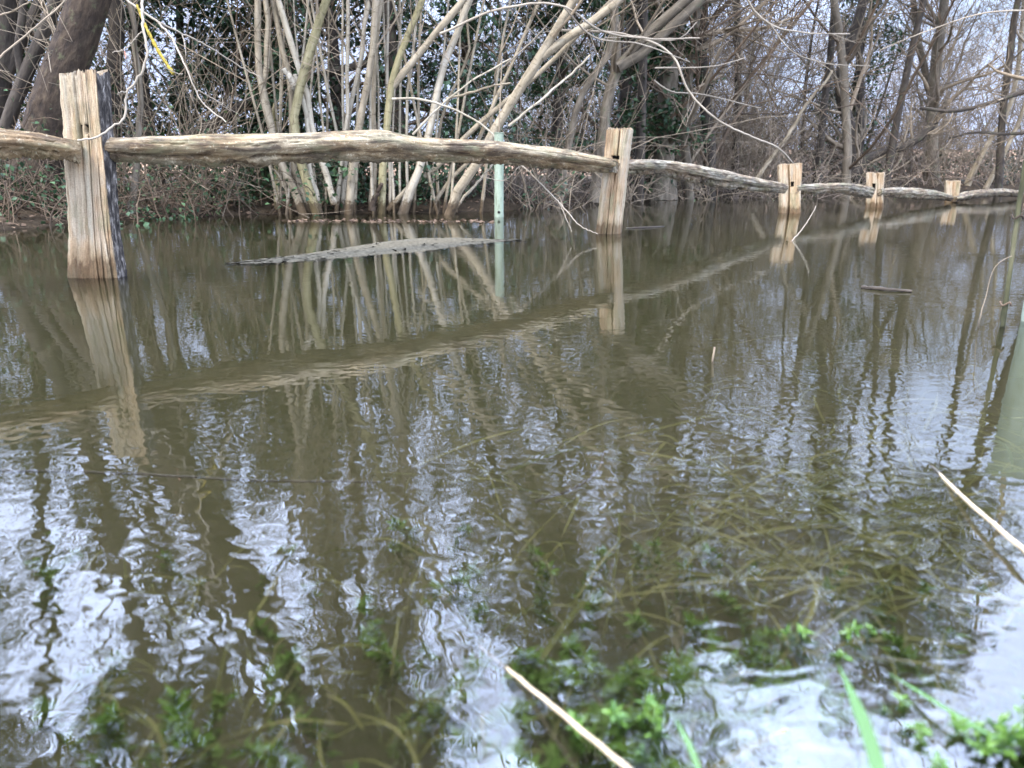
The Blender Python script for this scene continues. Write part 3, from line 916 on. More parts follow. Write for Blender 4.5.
stool('hazel_coppice', 'clump of hazel stems fanning out to the right, next to the pale green tree tube', 8.6, [
    (C2((118, 728), (170, 600), (205, 470), (235, 330), (265, 210), (300, 120), (352, 0)), 8.5, 'pale', True, 0),
    (C2((70, 715), (140, 650), (215, 598), (262, 560), (340, 462), (420, 400)), 6, 'hazel', True, .1),
    (C2((275, 748), (340, 610), (385, 555), (440, 440), (489, 362), (534, 290), (604, 190), (654, 90), (714, 0)), 10.5, 'hazel', True, -.25),
    (C2((600, 200), (704, 120), (794, 60), (874, 0)), 8.5, 'hazel', True, -.25),
    (C2((215, 738), (280, 630), (340, 570), (400, 440)), 4.5, 'hazel', True, .2),
    (C2((310, 718), (390, 620), (432, 570)), 3, 'pale', False, -.1),
    (C2((130, 700), (128, 470), (130, 350), (150, 180), (162, 30)), 3.2, 'pale', True, .1),
    (C2((80, 346), (170, 345), (260, 370), (350, 410), (440, 480), (455, 500)), 2.6, 'pale_', False, -.4),
    (C2((150, 470), (240, 375), (330, 300), (489, 205)), 2.4, 'pale_', False, -.3),
    (C2((270, 345), (330, 330), (430, 300), (489, 290)), 3, 'hazel', False, -.2),
    (C2((530, 440), (660, 345), (800, 210), (830, 150)), 2.8, 'pale_', False, -.5),
    (C2((240, 720), (232, 560), (250, 400), (345, 180), (335, 0)), 3, 'hazel', True, .3),
] if False else [
    (C2((118, 728), (170, 600), (205, 470), (235, 330), (265, 210), (300, 120), (352, 0)), 8.5, 'pale', True, 0),
    (C2((70, 715), (140, 650), (215, 598), (262, 560), (340, 462), (420, 400)), 6, 'hazel', True, .1),
    (C2((275, 748), (340, 610), (385, 555), (440, 440), (489, 362), (534, 290), (604, 190), (654, 90), (714, 0)), 10.5, 'hazel', True, -.25),
    (C2((600, 200), (704, 120), (794, 60), (874, 0)), 8.5, 'hazel', True, -.25),
    (C2((215, 738), (280, 630), (340, 570), (400, 440)), 4.5, 'hazel', True, .2),
    (C2((310, 718), (390, 620), (432, 570)), 3, 'pale', False, -.1),
    (C2((130, 700), (128, 470), (130, 350), (150, 180), (162, 30)), 3.2, 'pale', True, .1),
    (C2((80, 346), (170, 345), (260, 370), (350, 410), (440, 480), (455, 500)), 2.4, 'pale', False, -.4),
    (C2((150, 470), (240, 375), (330, 300), (489, 205)), 2.2, 'pale', False, -.3),
    (C2((270, 345), (330, 330), (430, 300), (489, 290)), 2.6, 'hazel', False, -.2),
    (C2((484, 440), (600, 345), (700, 260), (770, 190)), 2.6, 'pale', False, -.5),
    (C2((240, 720), (232, 560), (250, 400), (345, 180), (335, 0)), 3, 'hazel', True, .3),
], 6, (440, 213))


# ------------------------------------------------------------------ larger trees with their own shape
def tree_px(name, label, Y, stems, mat, twig='twig', dens=1.0, group=None, base=None, tops=(8, 11), K=34, low=.15):
    """stems: (pixel path, px width, carries on above the frame?, depth shift)"""
    a = stems[0][0][0]
    bp = P(a[0], a[1], Y)
    t = thing(name, (bp[0], bp[1], float(ground_z(bp[0], bp[1]))), label, 'tree', group)
    tr_ = MB(); tw = MB()
    first = True
    for (pxs, wpx, tall, dy) in stems:
        pxs = list(pxs)
        pth, r = stem_from_px(pxs, Y + dy, wpx, rng.uniform(*tops) if tall else None, K=K, taper=.25 if tall else .5, jit=.008)
        if first:
            r = r * (1 + .35 * np.exp(-np.arange(len(r)) / 1.3))
        mb = MB(); mb.tubes(pth, r, 10, cap=True, rough=.03)
        mb.build('trunk' if first else 'limb', M[mat], t)
        first = False
        if dens > 0:
            nb = int(round((16 if tall else 6) * dens))
            a1, r1 = spawn(pth[None], r[None], max(nb, 1), 2.2 if tall else 1.2, (30, 75), 9, low, 1, .13, .35, (.25, .45), .25, .006)
            tw.tubes(a1, r1, 5)
            a2, r2 = spawn(a1, r1, 7, .5, (25, 65), 6, .15, 1, .14, .2, (.35, .55), .35, .005)
            tw.tubes(a2, r2, 3)
            a3, r3 = spawn(a2, r2, 4, .55, (25, 65), 5, .15, 1, .14, .1, (.45, .65), .4, .004)
            tw.tubes(a3, r3, 3)
    if tw.n: tw.build('crown', M[twig], t)
    return t


tree_px('leaning_tree', 'thick brown trunk leaning to the right behind the nearest fence post', 7.0,
        [([(22, 214), (36, 180), (48, 120), (68, 60), (90, 0)], 39, True, 0)], 'lean', 'twig_dark', .8, low=.45)
tree_px('dark_tree', 'slender dark trunk leaning right at the left edge behind the leaning tree', 7.8,
        [([(-8, 210), (4, 130), (28, 65), (56, 0)], 13, True, 0), ([(22, 78), (20, 40), (24, 0)], 7, True, 0)], 'dark', 'twig_dark', .8, low=.2)
tree_px('dark_tree', 'thick dark trunk cut off by the left edge of the picture', 8.4,
        [([(-22, 212), (-8, 120), (2, 60), (6, 0)], 26, True, 0), ([(2, 90), (18, 45), (40, 0)], 10, True, 0)], 'dark', 'twig_dark', .8, low=.2)
tree_px('dark_tree', 'straight dark trunk standing just behind the top of the nearest post', 9.4,
        [([(112, 208), (113, 130), (114, 60), (116, 0)], 15, True, 0)], 'dark', 'twig_dark', .8, low=.2)
tree_px('mossy_sapling', 'thin mossy sapling at the water edge right of the nearest post', 7.6,
        [([(132, 215), (135, 180), (139, 130), (141, 95), (135, 40), (130, 0)], 6.5, True, 0)], 'grey', 'twig', .7, tops=(4, 5), low=.1)
tree_px('fallen_tree', 'dark trunk leaning low to the right through the tangle behind the bowed rail', 10.0,
        [([(165, 150), (200, 132), (240, 108), (300, 82), (380, 60)], 12, False, 0)], 'dark', 'twig_dark', 1.0)
tree_px('forked_tree', 'grey trunk behind the second post that forks into heavy limbs leaning right', 11.5,
        [(C3((330, 705), (360, 480), (375, 340), (410, 240), (480, 160), (560, 80), (650, 0)), 11, True, 0),
         (C3((400, 260), (405, 120), (395, 0)), 9, True, .1),
         (C3((415, 236), (445, 228), (500, 180), (600, 90), (700, 0)), 9, True, -.1)], 'grey', 'twig', .9, low=.15)
tree_px('grey_tree', 'pale grey limb rising right of the hazel clumps just left of the second post', 10.8,
        [(C3((205, 700), (240, 500), (262, 410), (300, 295), (370, 212), (400, 60), (402, 0)), 7, True, 0)], 'grey', 'twig', .8, low=.1)
tree_px('ivy_clad_tree', 'broad brown trunk wrapped in twigs right of the second post', 14.5,
        [([(664, 200), (666, 120), (672, 50), (680, 0)], 20, True, 0), ([(690, 200), (684, 120), (694, 40), (700, 0)], 9, True, .3)], 'grey', 'twig', 1.8, low=.05)
C4 = lambda *p: crop(p, 740, 0, 3.2)
tree_px('low_limbed_tree', 'dark tree with a thick low limb reaching right, behind the fourth post', 19.0,
        [(C4((352, 600), (355, 430), (322, 290), (330, 200), (370, 90), (395, 0)), 13, True, 0),
         (C4((360, 570), (400, 515), (460, 488), (540, 462), (600, 420), (660, 330)), 10, False, -.3),
         (C4((380, 560), (385, 300), (385, 100), (400, 0)), 8, True, .6)], 'dark', 'twig', 1.3, low=.05)
tree_px('tall_tree', 'tall grey trunk behind the small farthest post', 21.0,
        [(C4((612, 600), (612, 450), (620, 280), (638, 120), (655, 0)), 13, True, 0),
         (C4((616, 330), (580, 180), (560, 60), (555, 0)), 7, True, .4)], 'grey', 'twig', 1.2, low=.05)
tree_px('broken_tree', 'pale slanting branch with a broken tan end between the third and fourth post', 15.5,
        [(C4((40, 590), (90, 520), (150, 440), (230, 310), (268, 268), (296, 226)), 4.5, False, 0)], 'hazel', 'twig', .7)
tree_px('slanting_sapling', 'tan sapling slanting right against the gap of open sky', 20.5,
        [(C4((725, 600), (760, 520), (800, 450), (850, 370), (885, 250), (900, 100)), 5, True, 0)], 'hazel', 'twig', .5, low=.35)
tree_px('slanting_sapling', 'short thin slanting sapling below the open sky at the right edge', 20.0,
        [(C4((785, 605), (820, 540), (850, 480), (890, 400), (930, 260)), 4, True, 0)], 'hazel', 'twig', .5, low=.35)
tree_px('overhanging_tree', 'tree at the right edge reaching a long limb across the open sky', 17.5,
        [([(1090, 200), (1085, 120), (1080, 50), (1078, 0)], 22, True, 0),
         ([(1082, 82), (1024, 92), (990, 103), (955, 111), (920, 108)], 5.5, False, 0),
         ([(1084, 120), (1040, 131), (1005, 134), (970, 133), (950, 138)], 4, False, .2)], 'dark', 'twig', 1.2, low=.1)


# ------------------------------------------------------------------ the thicket behind: a few kinds of bare tree, copied
def make_bare_tree(name, h, nst, mat, twig, dens, spread=.1, nlow=10):
    t = thing(name, (0, 0, 0), '', 'tree')
    tr_ = MB(); tw = MB()
    for s in range(nst):
        a = rng.uniform(0, 2 * np.pi)
        pth = grow_up((rng.normal(0, .12 * (nst > 1)), rng.normal(0, .12 * (nst > 1)), -.2), h * rng.uniform(.75, 1.1), (math.cos(a) * spread, math.sin(a) * spread), 20, .05)
        r0 = h * rng.uniform(.0055, .0085) / (1 + .35 * (nst > 1))
        r = np.linspace(1, .15, 20) * r0
        r[0] *= 1.35
        tr_.tubes(pth, r, 7, rough=.04)
        n1 = int(20 * dens)
        a1, r1 = spawn(pth[None], r[None], n1, h * .26, (30, 75), 8, .06, 1, .15, .45, (.25, .42), .25, .006)
        tw.tubes(a1, r1, 4)
        a2, r2 = spawn(a1, r1, 7, .52, (25, 65), 6, .12, 1, .16, .2, (.35, .55), .35, .005)
        tw.tubes(a2, r2, 3)
        a3, r3 = spawn(a2, r2, 4, .55, (25, 70), 4, .12, 1, .15, .1, (.5, .7), .4, .0055)
        tw.tubes(a3, r3, 3)
    tr_.build('trunk', M[mat], t)
    tw.build('crown', M[twig], t)
    return t


protos = [make_bare_tree('bare_tree', 7.0, 1, 'grey', 'twig_dark', 1.2),
          make_bare_tree('bare_tree', 5.8, 2, 'grey', 'twig_red', 1.0, .16),
          make_bare_tree('bare_tree', 8.0, 1, 'dark', 'twig_dark', 1.3),
          make_bare_tree('bare_tree', 5.2, 5, 'hazel', 'twig', .7, .22)]
TG = [
    ('cluster of thin upright poles in the thicket between the second and third posts', 'thin poles between the second and third posts', [(650, 16), (680, 18), (706, 16.5), (742, 17.5), (765, 20), (720, 23)]),  # label, group, list of (px, Y)
    ('bare twiggy tree in the tangled thicket beyond the third and fourth posts', 'bare trees beyond the third and fourth posts',
     [(735, 20), (800, 22), (835, 25), (775, 27), (740, 31), (870, 28)]),
    ('bare twiggy tree behind the gap between the hazel clumps and the second post', 'bare trees left of the second post',
     [(520, 12.5), (575, 17), (535, 19), (620, 19), (560, 24), (600, 28)]),
    ('bare twiggy tree at the right beyond the farthest fence post', 'bare trees beyond the farthest post',
     [(900, 24), (965, 27), (1010, 31), (935, 29), (925, 22.5), (988, 24), (1045, 22), (858, 23), (1075, 24), (1040, 33), (1120, 27), (885, 34), (1180, 22)]),
    ('bare dark-twigged tree in the wood behind the hazel clumps', 'bare trees behind the hazel clumps',
     [(270, 16), (400, 17), (470, 20), (350, 24)]),
    ('bare tree in the wood behind the leaning trunk at the left', 'bare trees behind the leaning trunk',
     [(-90, 11), (-260, 10), (-420, 11), (-620, 13), (-340, 15), (60, 15), (140, 15), (205, 19), (20, 22), (-160, 15)]),
]
for label, group, spots in TG:
    for q, (px, Y) in enumerate(spots):
        src = protos[3] if 'poles' in label else protos[rng.integers(0, 4)]
        x = (px - 512) / F * Y / CP * 1.0
        x = P(px, 190, Y)[0]
        z = float(ground_z(x, Y))
        copy_tree(src, (x, Y, z - .05), rng.uniform(0, 6.28), rng.uniform(.85, 1.12), label, group)
for px, Y, sc, lb_ in ((712, 15.5, 2.1, 'added tall bare tree whose wide crown breaks up the reflected sky, above the sagging rail'), (850, 17.0, 2.2, 'added tall bare tree whose wide crown breaks up the reflected sky, behind the short post'),
                       (610, 14.5, 2.0, 'added tall bare tree whose wide crown breaks up the reflected sky, left behind the second post')):
    x = P(px, 190, Y)[0]
    copy_tree(protos[2 if px != 850 else 0], (x, Y, float(ground_z(x, Y)) - .05), rng.uniform(0, 6.28), sc, lb_)  # oversized trees added so their twigs break up sky glare on the water
for p in protos:
    for ch in list(p.children): bpy.data.objects.remove(ch)
    bpy.data.objects.remove(p)


# ------------------------------------------------------------------ evergreen masses: holly and ivy behind the hazel
def make_evergreen(name, label, px, Y, h, wd, nleaf, mat, low=.0, lsize=.075, group=None, trunk_r=.09):
    x = P(px, 190, Y)[0]; z = float(ground_z(x, Y))
    t = thing(name, (x, Y, z), label, 'tree' if h > 2.5 else 'shrub', group)
    pth = grow_up((x, Y, z - .1), h * .95, (rng.normal(0, .05), rng.normal(0, .05)), 14, .03)
    r = np.linspace(1, .2, 14) * trunk_r
    mb = MB(); mb.tubes(pth, r, 8, rough=.04)
    nb = int(10 + h * 7)
    a1, r1 = spawn(pth[None], r[None], nb, max(1.001, wd * .95), (45, 95), 7, .03 + low, 1, .12, .1, (.25, .4), .3, .006)
    # widest low down, narrowing towards the top
    mb.build('trunk', M['dark'], t)
    lb = MB(); lb.tubes(a1, r1, 4)
    a2, r2 = spawn(a1, r1, 6, .5, (30, 75), 5, .2, 1, .14, .1, (.4, .6), .4, .004)
    lb.tubes(a2, r2, 3)
    lb.build('branches', M['twig_dark'], t)
    tips = a2[:, 1:].reshape(-1, 3)
    pick = tips[rng.integers(0, len(tips), nleaf)] + rng.normal(0, .09, (nleaf, 3))
    pick = pick[pick[:, 2] > z + .02]
    mb = MB(); mb.leaves(pick, .6, lsize * (1.25 if px < 500 else 1.6), .6, 0, .22, .3)
    mb.build('foliage', M[mat], t)
    return t


EV = [('holly_tree', 'dense dark holly behind the left hazel clump', 262, 11.0, 5.2, 1.2, 12000, 'holly'),
      ('holly_tree', 'dark evergreen holly filling the gap behind the middle hazel stems', 340, 10.6, 12.0, 1.35, 26000, 'holly'),
      ('holly_tree', 'dark holly behind the fanning hazel stems', 455, 11.0, 12.0, 1.2, 22000, 'holly'),
      ('ivy_clad_tree', 'ivy covered tree between the nearest post and the left hazel clump', 190, 11.6, 4.6, 1.3, 7500, 'ivy'),
      ('ivy_clad_tree', 'ivy covered trunk rising behind the pale green tree tube', 552, 13.0, 13.0, 1.1, 12000, 'ivy'),
      ('ivy_clad_tree', 'tall ivy covered tree at the far left behind the dark trunks', -50, 10.0, 12.0, 1.5, 19000, 'ivy'),
      ('ivy_clad_tree', 'ivy covered tree seen between the leaning trunk and the nearest post', 88, 10.0, 12.0, 1.2, 18000, 'ivy'),
      ('ivy_clad_tree', 'tall ivy clad tree deep in the wood above the second post', 655, 19.0, 16.0, 1.3, 9000, 'ivy'),
      ('ivy_clad_tree', 'ivy hung tree behind the second post', 632, 15.0, 5.0, 1.0, 5500, 'ivy'),
      ('ivy_clad_tree', 'tall ivy clad tree behind the low limbed tree', 842, 21.0, 9.0, 1.1, 6000, 'ivy')]  # the tallest tops are raised above view to darken the water's reflection
EV += [('ivy_clad_tree', 'added tall slim trunk whose high ivy crown darkens the reflection, behind the dark trunks at the left edge', 18, 9.8, 14.0, 1.7, 15000, 'ivy', .5), ('ivy_clad_tree', 'unseen ivy crowned trunk added outside the left edge to darken the reflection', -170, 9.0, 13.0, 1.7, 13000, 'ivy', .4)]  # added trees: crowns out of view block sky from the lower left water
EV += [('ivy_clad_tree', 'added very tall slim trunk whose high ivy crown darkens the reflection, just behind the second post', 640, 13.2, 17.0, 2.4, 15000, 'ivy', .58)]  # crown added above the frame to darken the bottom centre reflection
EV += [('ivy_clad_tree', 'added tall slim trunk whose high ivy crown darkens the reflection, left of the ivy covered tree', 160, 10.2, 13.0, 1.5, 15000, 'ivy', .52),  # from here down, trees added with unseen crowns to shade the reflected sky
       ('ivy_clad_tree', 'added tall slim trunk whose high ivy crown darkens the reflection, between the two left hazel clumps', 300, 10.4, 13.5, 1.4, 14000, 'ivy', .56),
       ('ivy_clad_tree', 'added tall slim trunk whose high ivy crown darkens the reflection, right of the middle hazel clump', 405, 10.2, 13.0, 1.5, 15000, 'ivy', .55),
       ('ivy_clad_tree', 'added tall trunk whose high ivy crown darkens the reflection, just right of the third post', 815, 18.0, 14.0, 2.2, 15000, 'ivy', .45),
       ('ivy_clad_tree', 'added tall trunk whose high ivy crown darkens the reflection, above the short post', 885, 18.5, 14.0, 2.2, 15000, 'ivy', .5),
       ('ivy_clad_tree', 'added tall trunk whose high ivy crown darkens the reflection, above the right end of the sagging rail', 735, 17.0, 13.5, 2.0, 14000, 'ivy', .5),
       ('ivy_clad_tree', 'added tall trunk whose high ivy crown darkens the reflection, right of the farthest post', 1000, 18.5, 14.0, 2.2, 13000, 'ivy', .5)]
for e in EV: make_evergreen(*e)


# ------------------------------------------------------------------ brambles and brush along the bank
def make_brush(name, label, px, py, Y, n, L, mat, leafmat=None, nleaf=0, group=None, lsize=.05, arch=-.35, wd=.5):
    x = P(px, py, Y)[0]; z = float(ground_z(x, Y))
    t = thing(name, (x, Y, z), label, 'shrub', group)
    K = 9
    fs = float(np.clip(Y / 10, 1, 2.2)); n = int(n / fs ** .7)      # far brush: fewer, stouter stems
    st_ = np.empty((n, K, 3))
    st_[:, 0] = np.stack([x + rng.normal(0, wd, n), Y + rng.normal(.1, wd * .5, n), np.zeros(n)], 1)
    st_[:, 0, 2] = ground_z(st_[:, 0, 0], st_[:, 0, 1]) - .03
    d = rng.normal(0, .55, (n, 3)); d[:, 2] = rng.uniform(.5, 1.3, n); d /= np.linalg.norm(d, axis=1, keepdims=True)
    step = (L * rng.uniform(.5, 1.3, n) / (K - 1))[:, None]
    for k in range(1, K):
        st_[:, k] = st_[:, k - 1] + d * step
        d = d + rng.normal(0, .13, (n, 3)); d[:, 2] += arch * .25; d /= np.linalg.norm(d, axis=1, keepdims=True)
    r = np.linspace(1, .4, K)[None] * rng.uniform(.004, .009, n)[:, None] * fs
    mb = MB(); mb.tubes(st_, r, 4)
    a2, r2 = spawn(st_, r, 4, .45, (25, 70), 5, .15, 1, .16, -.1, (.5, .7), .4, .003 * fs)
    mb.tubes(a2, r2, 3)
    a3, r3 = spawn(a2, r2, 2, .5, (25, 70), 4, .15, 1, .16, -.1, (.5, .8), .4, .0025 * fs)
    mb.tubes(a3, r3, 3)
    mb.build('stems', M[mat], t)
    if nleaf:
        tips = np.concatenate([a2[:, 1:].reshape(-1, 3), st_[:, 1:].reshape(-1, 3)])
        pk = tips[rng.integers(0, len(tips), nleaf)] + rng.normal(0, .05, (nleaf, 3))
        pk[:, 2] = np.maximum(pk[:, 2], .02)
        mb = MB(); mb.leaves(pk, .6, lsize, .7, 0, .2, .3)
        mb.build('foliage', M[leafmat], t)
    return t


make_brush('ivy_bush', 'glossy green ivy at the foot of the leaning trunk', 30, 220, 6.7, 16, .6, 'twig_dark', 'ivy', 450, lsize=.06, wd=.35)
make_brush('bramble_bush', 'bare tangle of bramble hanging to the water right of the nearest post', 165, 212, 7.7, 34, 1.1, 'twig_dark', 'bramble', 200, wd=.45)
make_brush('bramble_bush', 'ivy leaved bramble on the bank left of the hazel clumps', 225, 212, 8.6, 36, 1.0, 'twig_dark', 'ivy', 1500, wd=.5, lsize=.06)
make_brush('ivy_bush', 'low dark ivy behind the bases of the left hazel clump', 275, 205, 9.3, 30, .9, 'twig_dark', 'ivy', 2200, wd=.5, lsize=.065)
make_brush('ivy_bush', 'low dark ivy behind the middle hazel clump', 350, 205, 9.6, 30, .9, 'twig_dark', 'holly', 2400, wd=.5, lsize=.065)
make_brush('ivy_bush', 'low dark ivy behind the fanning hazel clump', 425, 205, 9.7, 30, .9, 'twig_dark', 'holly', 2400, wd=.5, lsize=.065)
make_brush('bramble_bush', 'reddish bare bramble thicket just right of the pale green tree tube', 520, 203, 10.4, 40, 1.1, 'twig_red', 'deadleaf', 120, wd=.5)
make_brush('bramble_bush', 'bare brown brush on the bank behind the second post', 585, 200, 12.6, 50, 1.3, 'twig', 'deadleaf', 100, wd=.7)
make_brush('bramble_bush', 'leafless brush just right of the second post above the sagging rail', 660, 195, 15.0, 60, 1.6, 'twig', 'bramble', 160, wd=.9)
make_brush('bramble_bush', 'grey brown brush above the middle of the sagging rail', 720, 195, 16.0, 70, 1.8, 'twig_red', None, 0, wd=1.0)
make_brush('bramble_bush', 'tangled brush behind the double post', 785, 195, 17.0, 70, 1.9, 'twig', 'bramble', 160, wd=1.0)
make_brush('bramble_bush', 'reddish brush behind the low limb', 850, 192, 20.5, 80, 2.2, 'twig_red', 'bramble', 200, wd=1.3)
make_brush('bramble_bush', 'thick brush left of the farthest post', 915, 192, 20.8, 80, 2.0, 'twig_red', None, 0, wd=1.2)
make_brush('bramble_bush', 'low brush under the open sky at the right', 985, 190, 22.5, 60, 1.2, 'twig', 'hedge', 900, wd=1.6, lsize=.09)
make_brush('bramble_bush', 'brush at the right edge below the overhanging limb', 1060, 192, 21.0, 80, 2.0, 'twig', None, 0, wd=1.3)
make_brush('ivy_bush', 'ivy and bramble on the bank under the rail left of the nearest post', 52, 226, 6.3, 30, .7, 'twig_dark', 'ivy', 350, wd=.4)
make_brush('ivy_bush', 'dark ivy on the bank in the bottom of the gap right of the nearest post', 128, 218, 7.4, 26, .6, 'twig_dark', 'ivy', 400, wd=.35)
make_brush('bramble_bush', 'dead bramble hanging into the water at the left edge', -60, 218, 6.4, 30, 1.2, 'twig_dark', 'ivy', 500, wd=.5)

BG2 = [(560, 16, 'behind the pale green tree tube'), (620, 18.5, 'behind the second post'), (680, 20, 'above the left end of the sagging rail'), (740, 21.5, 'above the right end of the sagging rail'),
       (800, 23, 'behind the double post'), (850, 25, 'between the double post and the short post'), (900, 26, 'between the short post and the farthest post'), (1050, 26, 'at the right edge'), (888, 24, 'left of the farthest post'), (1030, 24, 'under the overhanging limb'), (710, 26, ''), (830, 28, '')]
for q, (px, Y, wh) in enumerate(BG2):
    make_brush('tall_brush', ('tall leafless brush in the thicket ' + wh) if wh else 'tall leafless brush deep in the thicket beyond the sagging rail', px, 190, Y, 85, 2.8, ['twig_dark', 'twig_red', 'twig_dark', 'twig'][q % 4], None, 0,
               None if wh else 'brush deep in the thicket', wd=1.5, arch=-.15)
HZ = [(150, 8.3, 'bare shrub of pale arching twigs between the nearest post and the ivy tree'), (215, 8.9, 'bare shrub of pale arching twigs just left of the hazel clumps'),
      (520, 9.8, 'bare shrub of pale twigs above the pale green tree tube'), (90, 8.8, 'bare shrub of twigs between the leaning trunk and the nearest post')]
for px, Y, lb_ in HZ:
    make_brush('bare_shrub', lb_, px, 205, Y, 26, 3.6, 'twig', None, 0, wd=.4, arch=-.3)
# far hedge, one clipped dark line at the edge of the field
mb = MB(); hx = P(980, 180, 36)[0]
N = 9000
hp = np.stack([rng.uniform(-30, 60, N), 38 + rng.normal(0, .5, N), np.zeros(N)], 1)
hp[:, 2] = ground_z(hp[:, 0], hp[:, 1]) + rng.uniform(0, 1, N) ** .7 * (1.25 + .25 * np.sin(hp[:, 0] * .9) - .55 * np.exp(-((hp[:, 0] - hx) / 1.6) ** 2))
hedge = thing('field_hedge', (hx, 38, float(ground_z(hx, 38))), 'low dark green hedge along the edge of the far field', 'hedge')
mb.leaves(hp, .6, .22, .7, 0, .2, .1); mb.build('foliage', M['hedge'], hedge)
mb = MB(); sx = rng.uniform(-30, 60, 260)
st_ = np.stack([np.stack([sx + rng.normal(0, .1, 260), 38 + rng.normal(0, .3, 260), ground_z(sx, 38 + 0 * sx) + q], 1) for q in (-.1, .3, .7, 1.0)], 1)
mb.tubes(st_, np.full((260, 4), .015), 3); mb.build('stems', M['twig_dark'], hedge)

# ------------------------------------------------------------------ leaf litter and flotsam
N = 2600
a = rng.uniform(SA[1], SA[-3], N)
y = np.interp(a, SA, SY); y = y + rng.exponential(1.2, N) * (1 + y * .05) - .05
x = a * y
mb = MB(); mb.leaves(np.stack([x, y, np.maximum(ground_z(x, y), 0.004) + .015], 1), .25, .06, .6, 0, .12, 0)
tag(mb.build('leaf_litter', M['deadleaf']), 'brown fallen leaves strewn along the bank', 'leaf litter', kind='stuff')
N = 240
fpx = rng.uniform(285, 495, N); fpy = 221.5 + (fpx - 390) * .004 + rng.normal(0, .9, N)
fp = np.array([G(a_, b_) for a_, b_ in zip(fpx, fpy)]); fp[:, 2] = .004
mb = MB(); mb.leaves(fp, .12, .05, .6, 0, .1, 0)
tag(mb.build('floating_leaves', M['deadleaf']), 'line of drifted dead leaves floating in front of the hazel stems', 'leaf litter', kind='stuff')

# ------------------------------------------------------------------ low bar of silt just breaking the surface
prof = [(228, 263, 264), (260, 259.5, 264), (300, 255, 261.5), (345, 248, 258), (385, 241, 255), (420, 237.5, 252.5), (455, 237.5, 247), (490, 239, 243), (522, 239.5, 240.5)]
prof = np.array(prof, float)
K = 90; n = 17
pxs = np.linspace(prof[0, 0], prof[-1, 0], K)
tp = np.interp(pxs, prof[:, 0], prof[:, 1]); bt = np.interp(pxs, prof[:, 0], prof[:, 2])
V = []
for k in range(K):
    f0 = G(pxs[k], bt[k]); b0 = G(pxs[k], tp[k])
    hgt = .016 * min(1, max(.08, (bt[k] - tp[k]) / 9))
    for j in range(n):
        u = j / (n - 1)
        p = f0 * (1 - u) + b0 * u
        q = math.sin(math.pi * u) ** .6
        p[2] = -.008 + (hgt + .008) * q + rng.normal(0, .0016) * q
        p[:2] += rng.normal(0, .012, 2) * (1 if 0 < j < n - 1 else 1.6)
        V.append(p)
mb = MB()
k = np.arange(K - 1)[:, None] * n; j = np.arange(n - 1)[None]
mb.add(np.array(V), np.stack([k + j, k + n + j, k + n + j + 1, k + j + 1], -1).reshape(-1, 4))
m, nt, b, _ = new_mat('wet_silt')
tc = nt.nodes.new('ShaderNodeTexCoord')
n1 = noise(nt, tc.outputs['Object'], 60, 6, .75)
r1 = ramp(nt, [(.30, (.05, .042, .028)), (.56, (.105, .09, .06)), (.72, (.26, .23, .17))]); nt.links.new(n1.outputs[0], r1.inputs[0])
nt.links.new(r1.outputs[0], b.inputs['Base Color']); b.inputs['Roughness'].default_value = .9; b.inputs['Specular IOR Level'].default_value = .1
bump(nt, b, n1.outputs[0], .5, .008)
sb_ = mb.build('silt_bar', m)
tag(sb_, 'low grey bar of wet silt breaking the surface between the two nearest posts', 'silt bar')

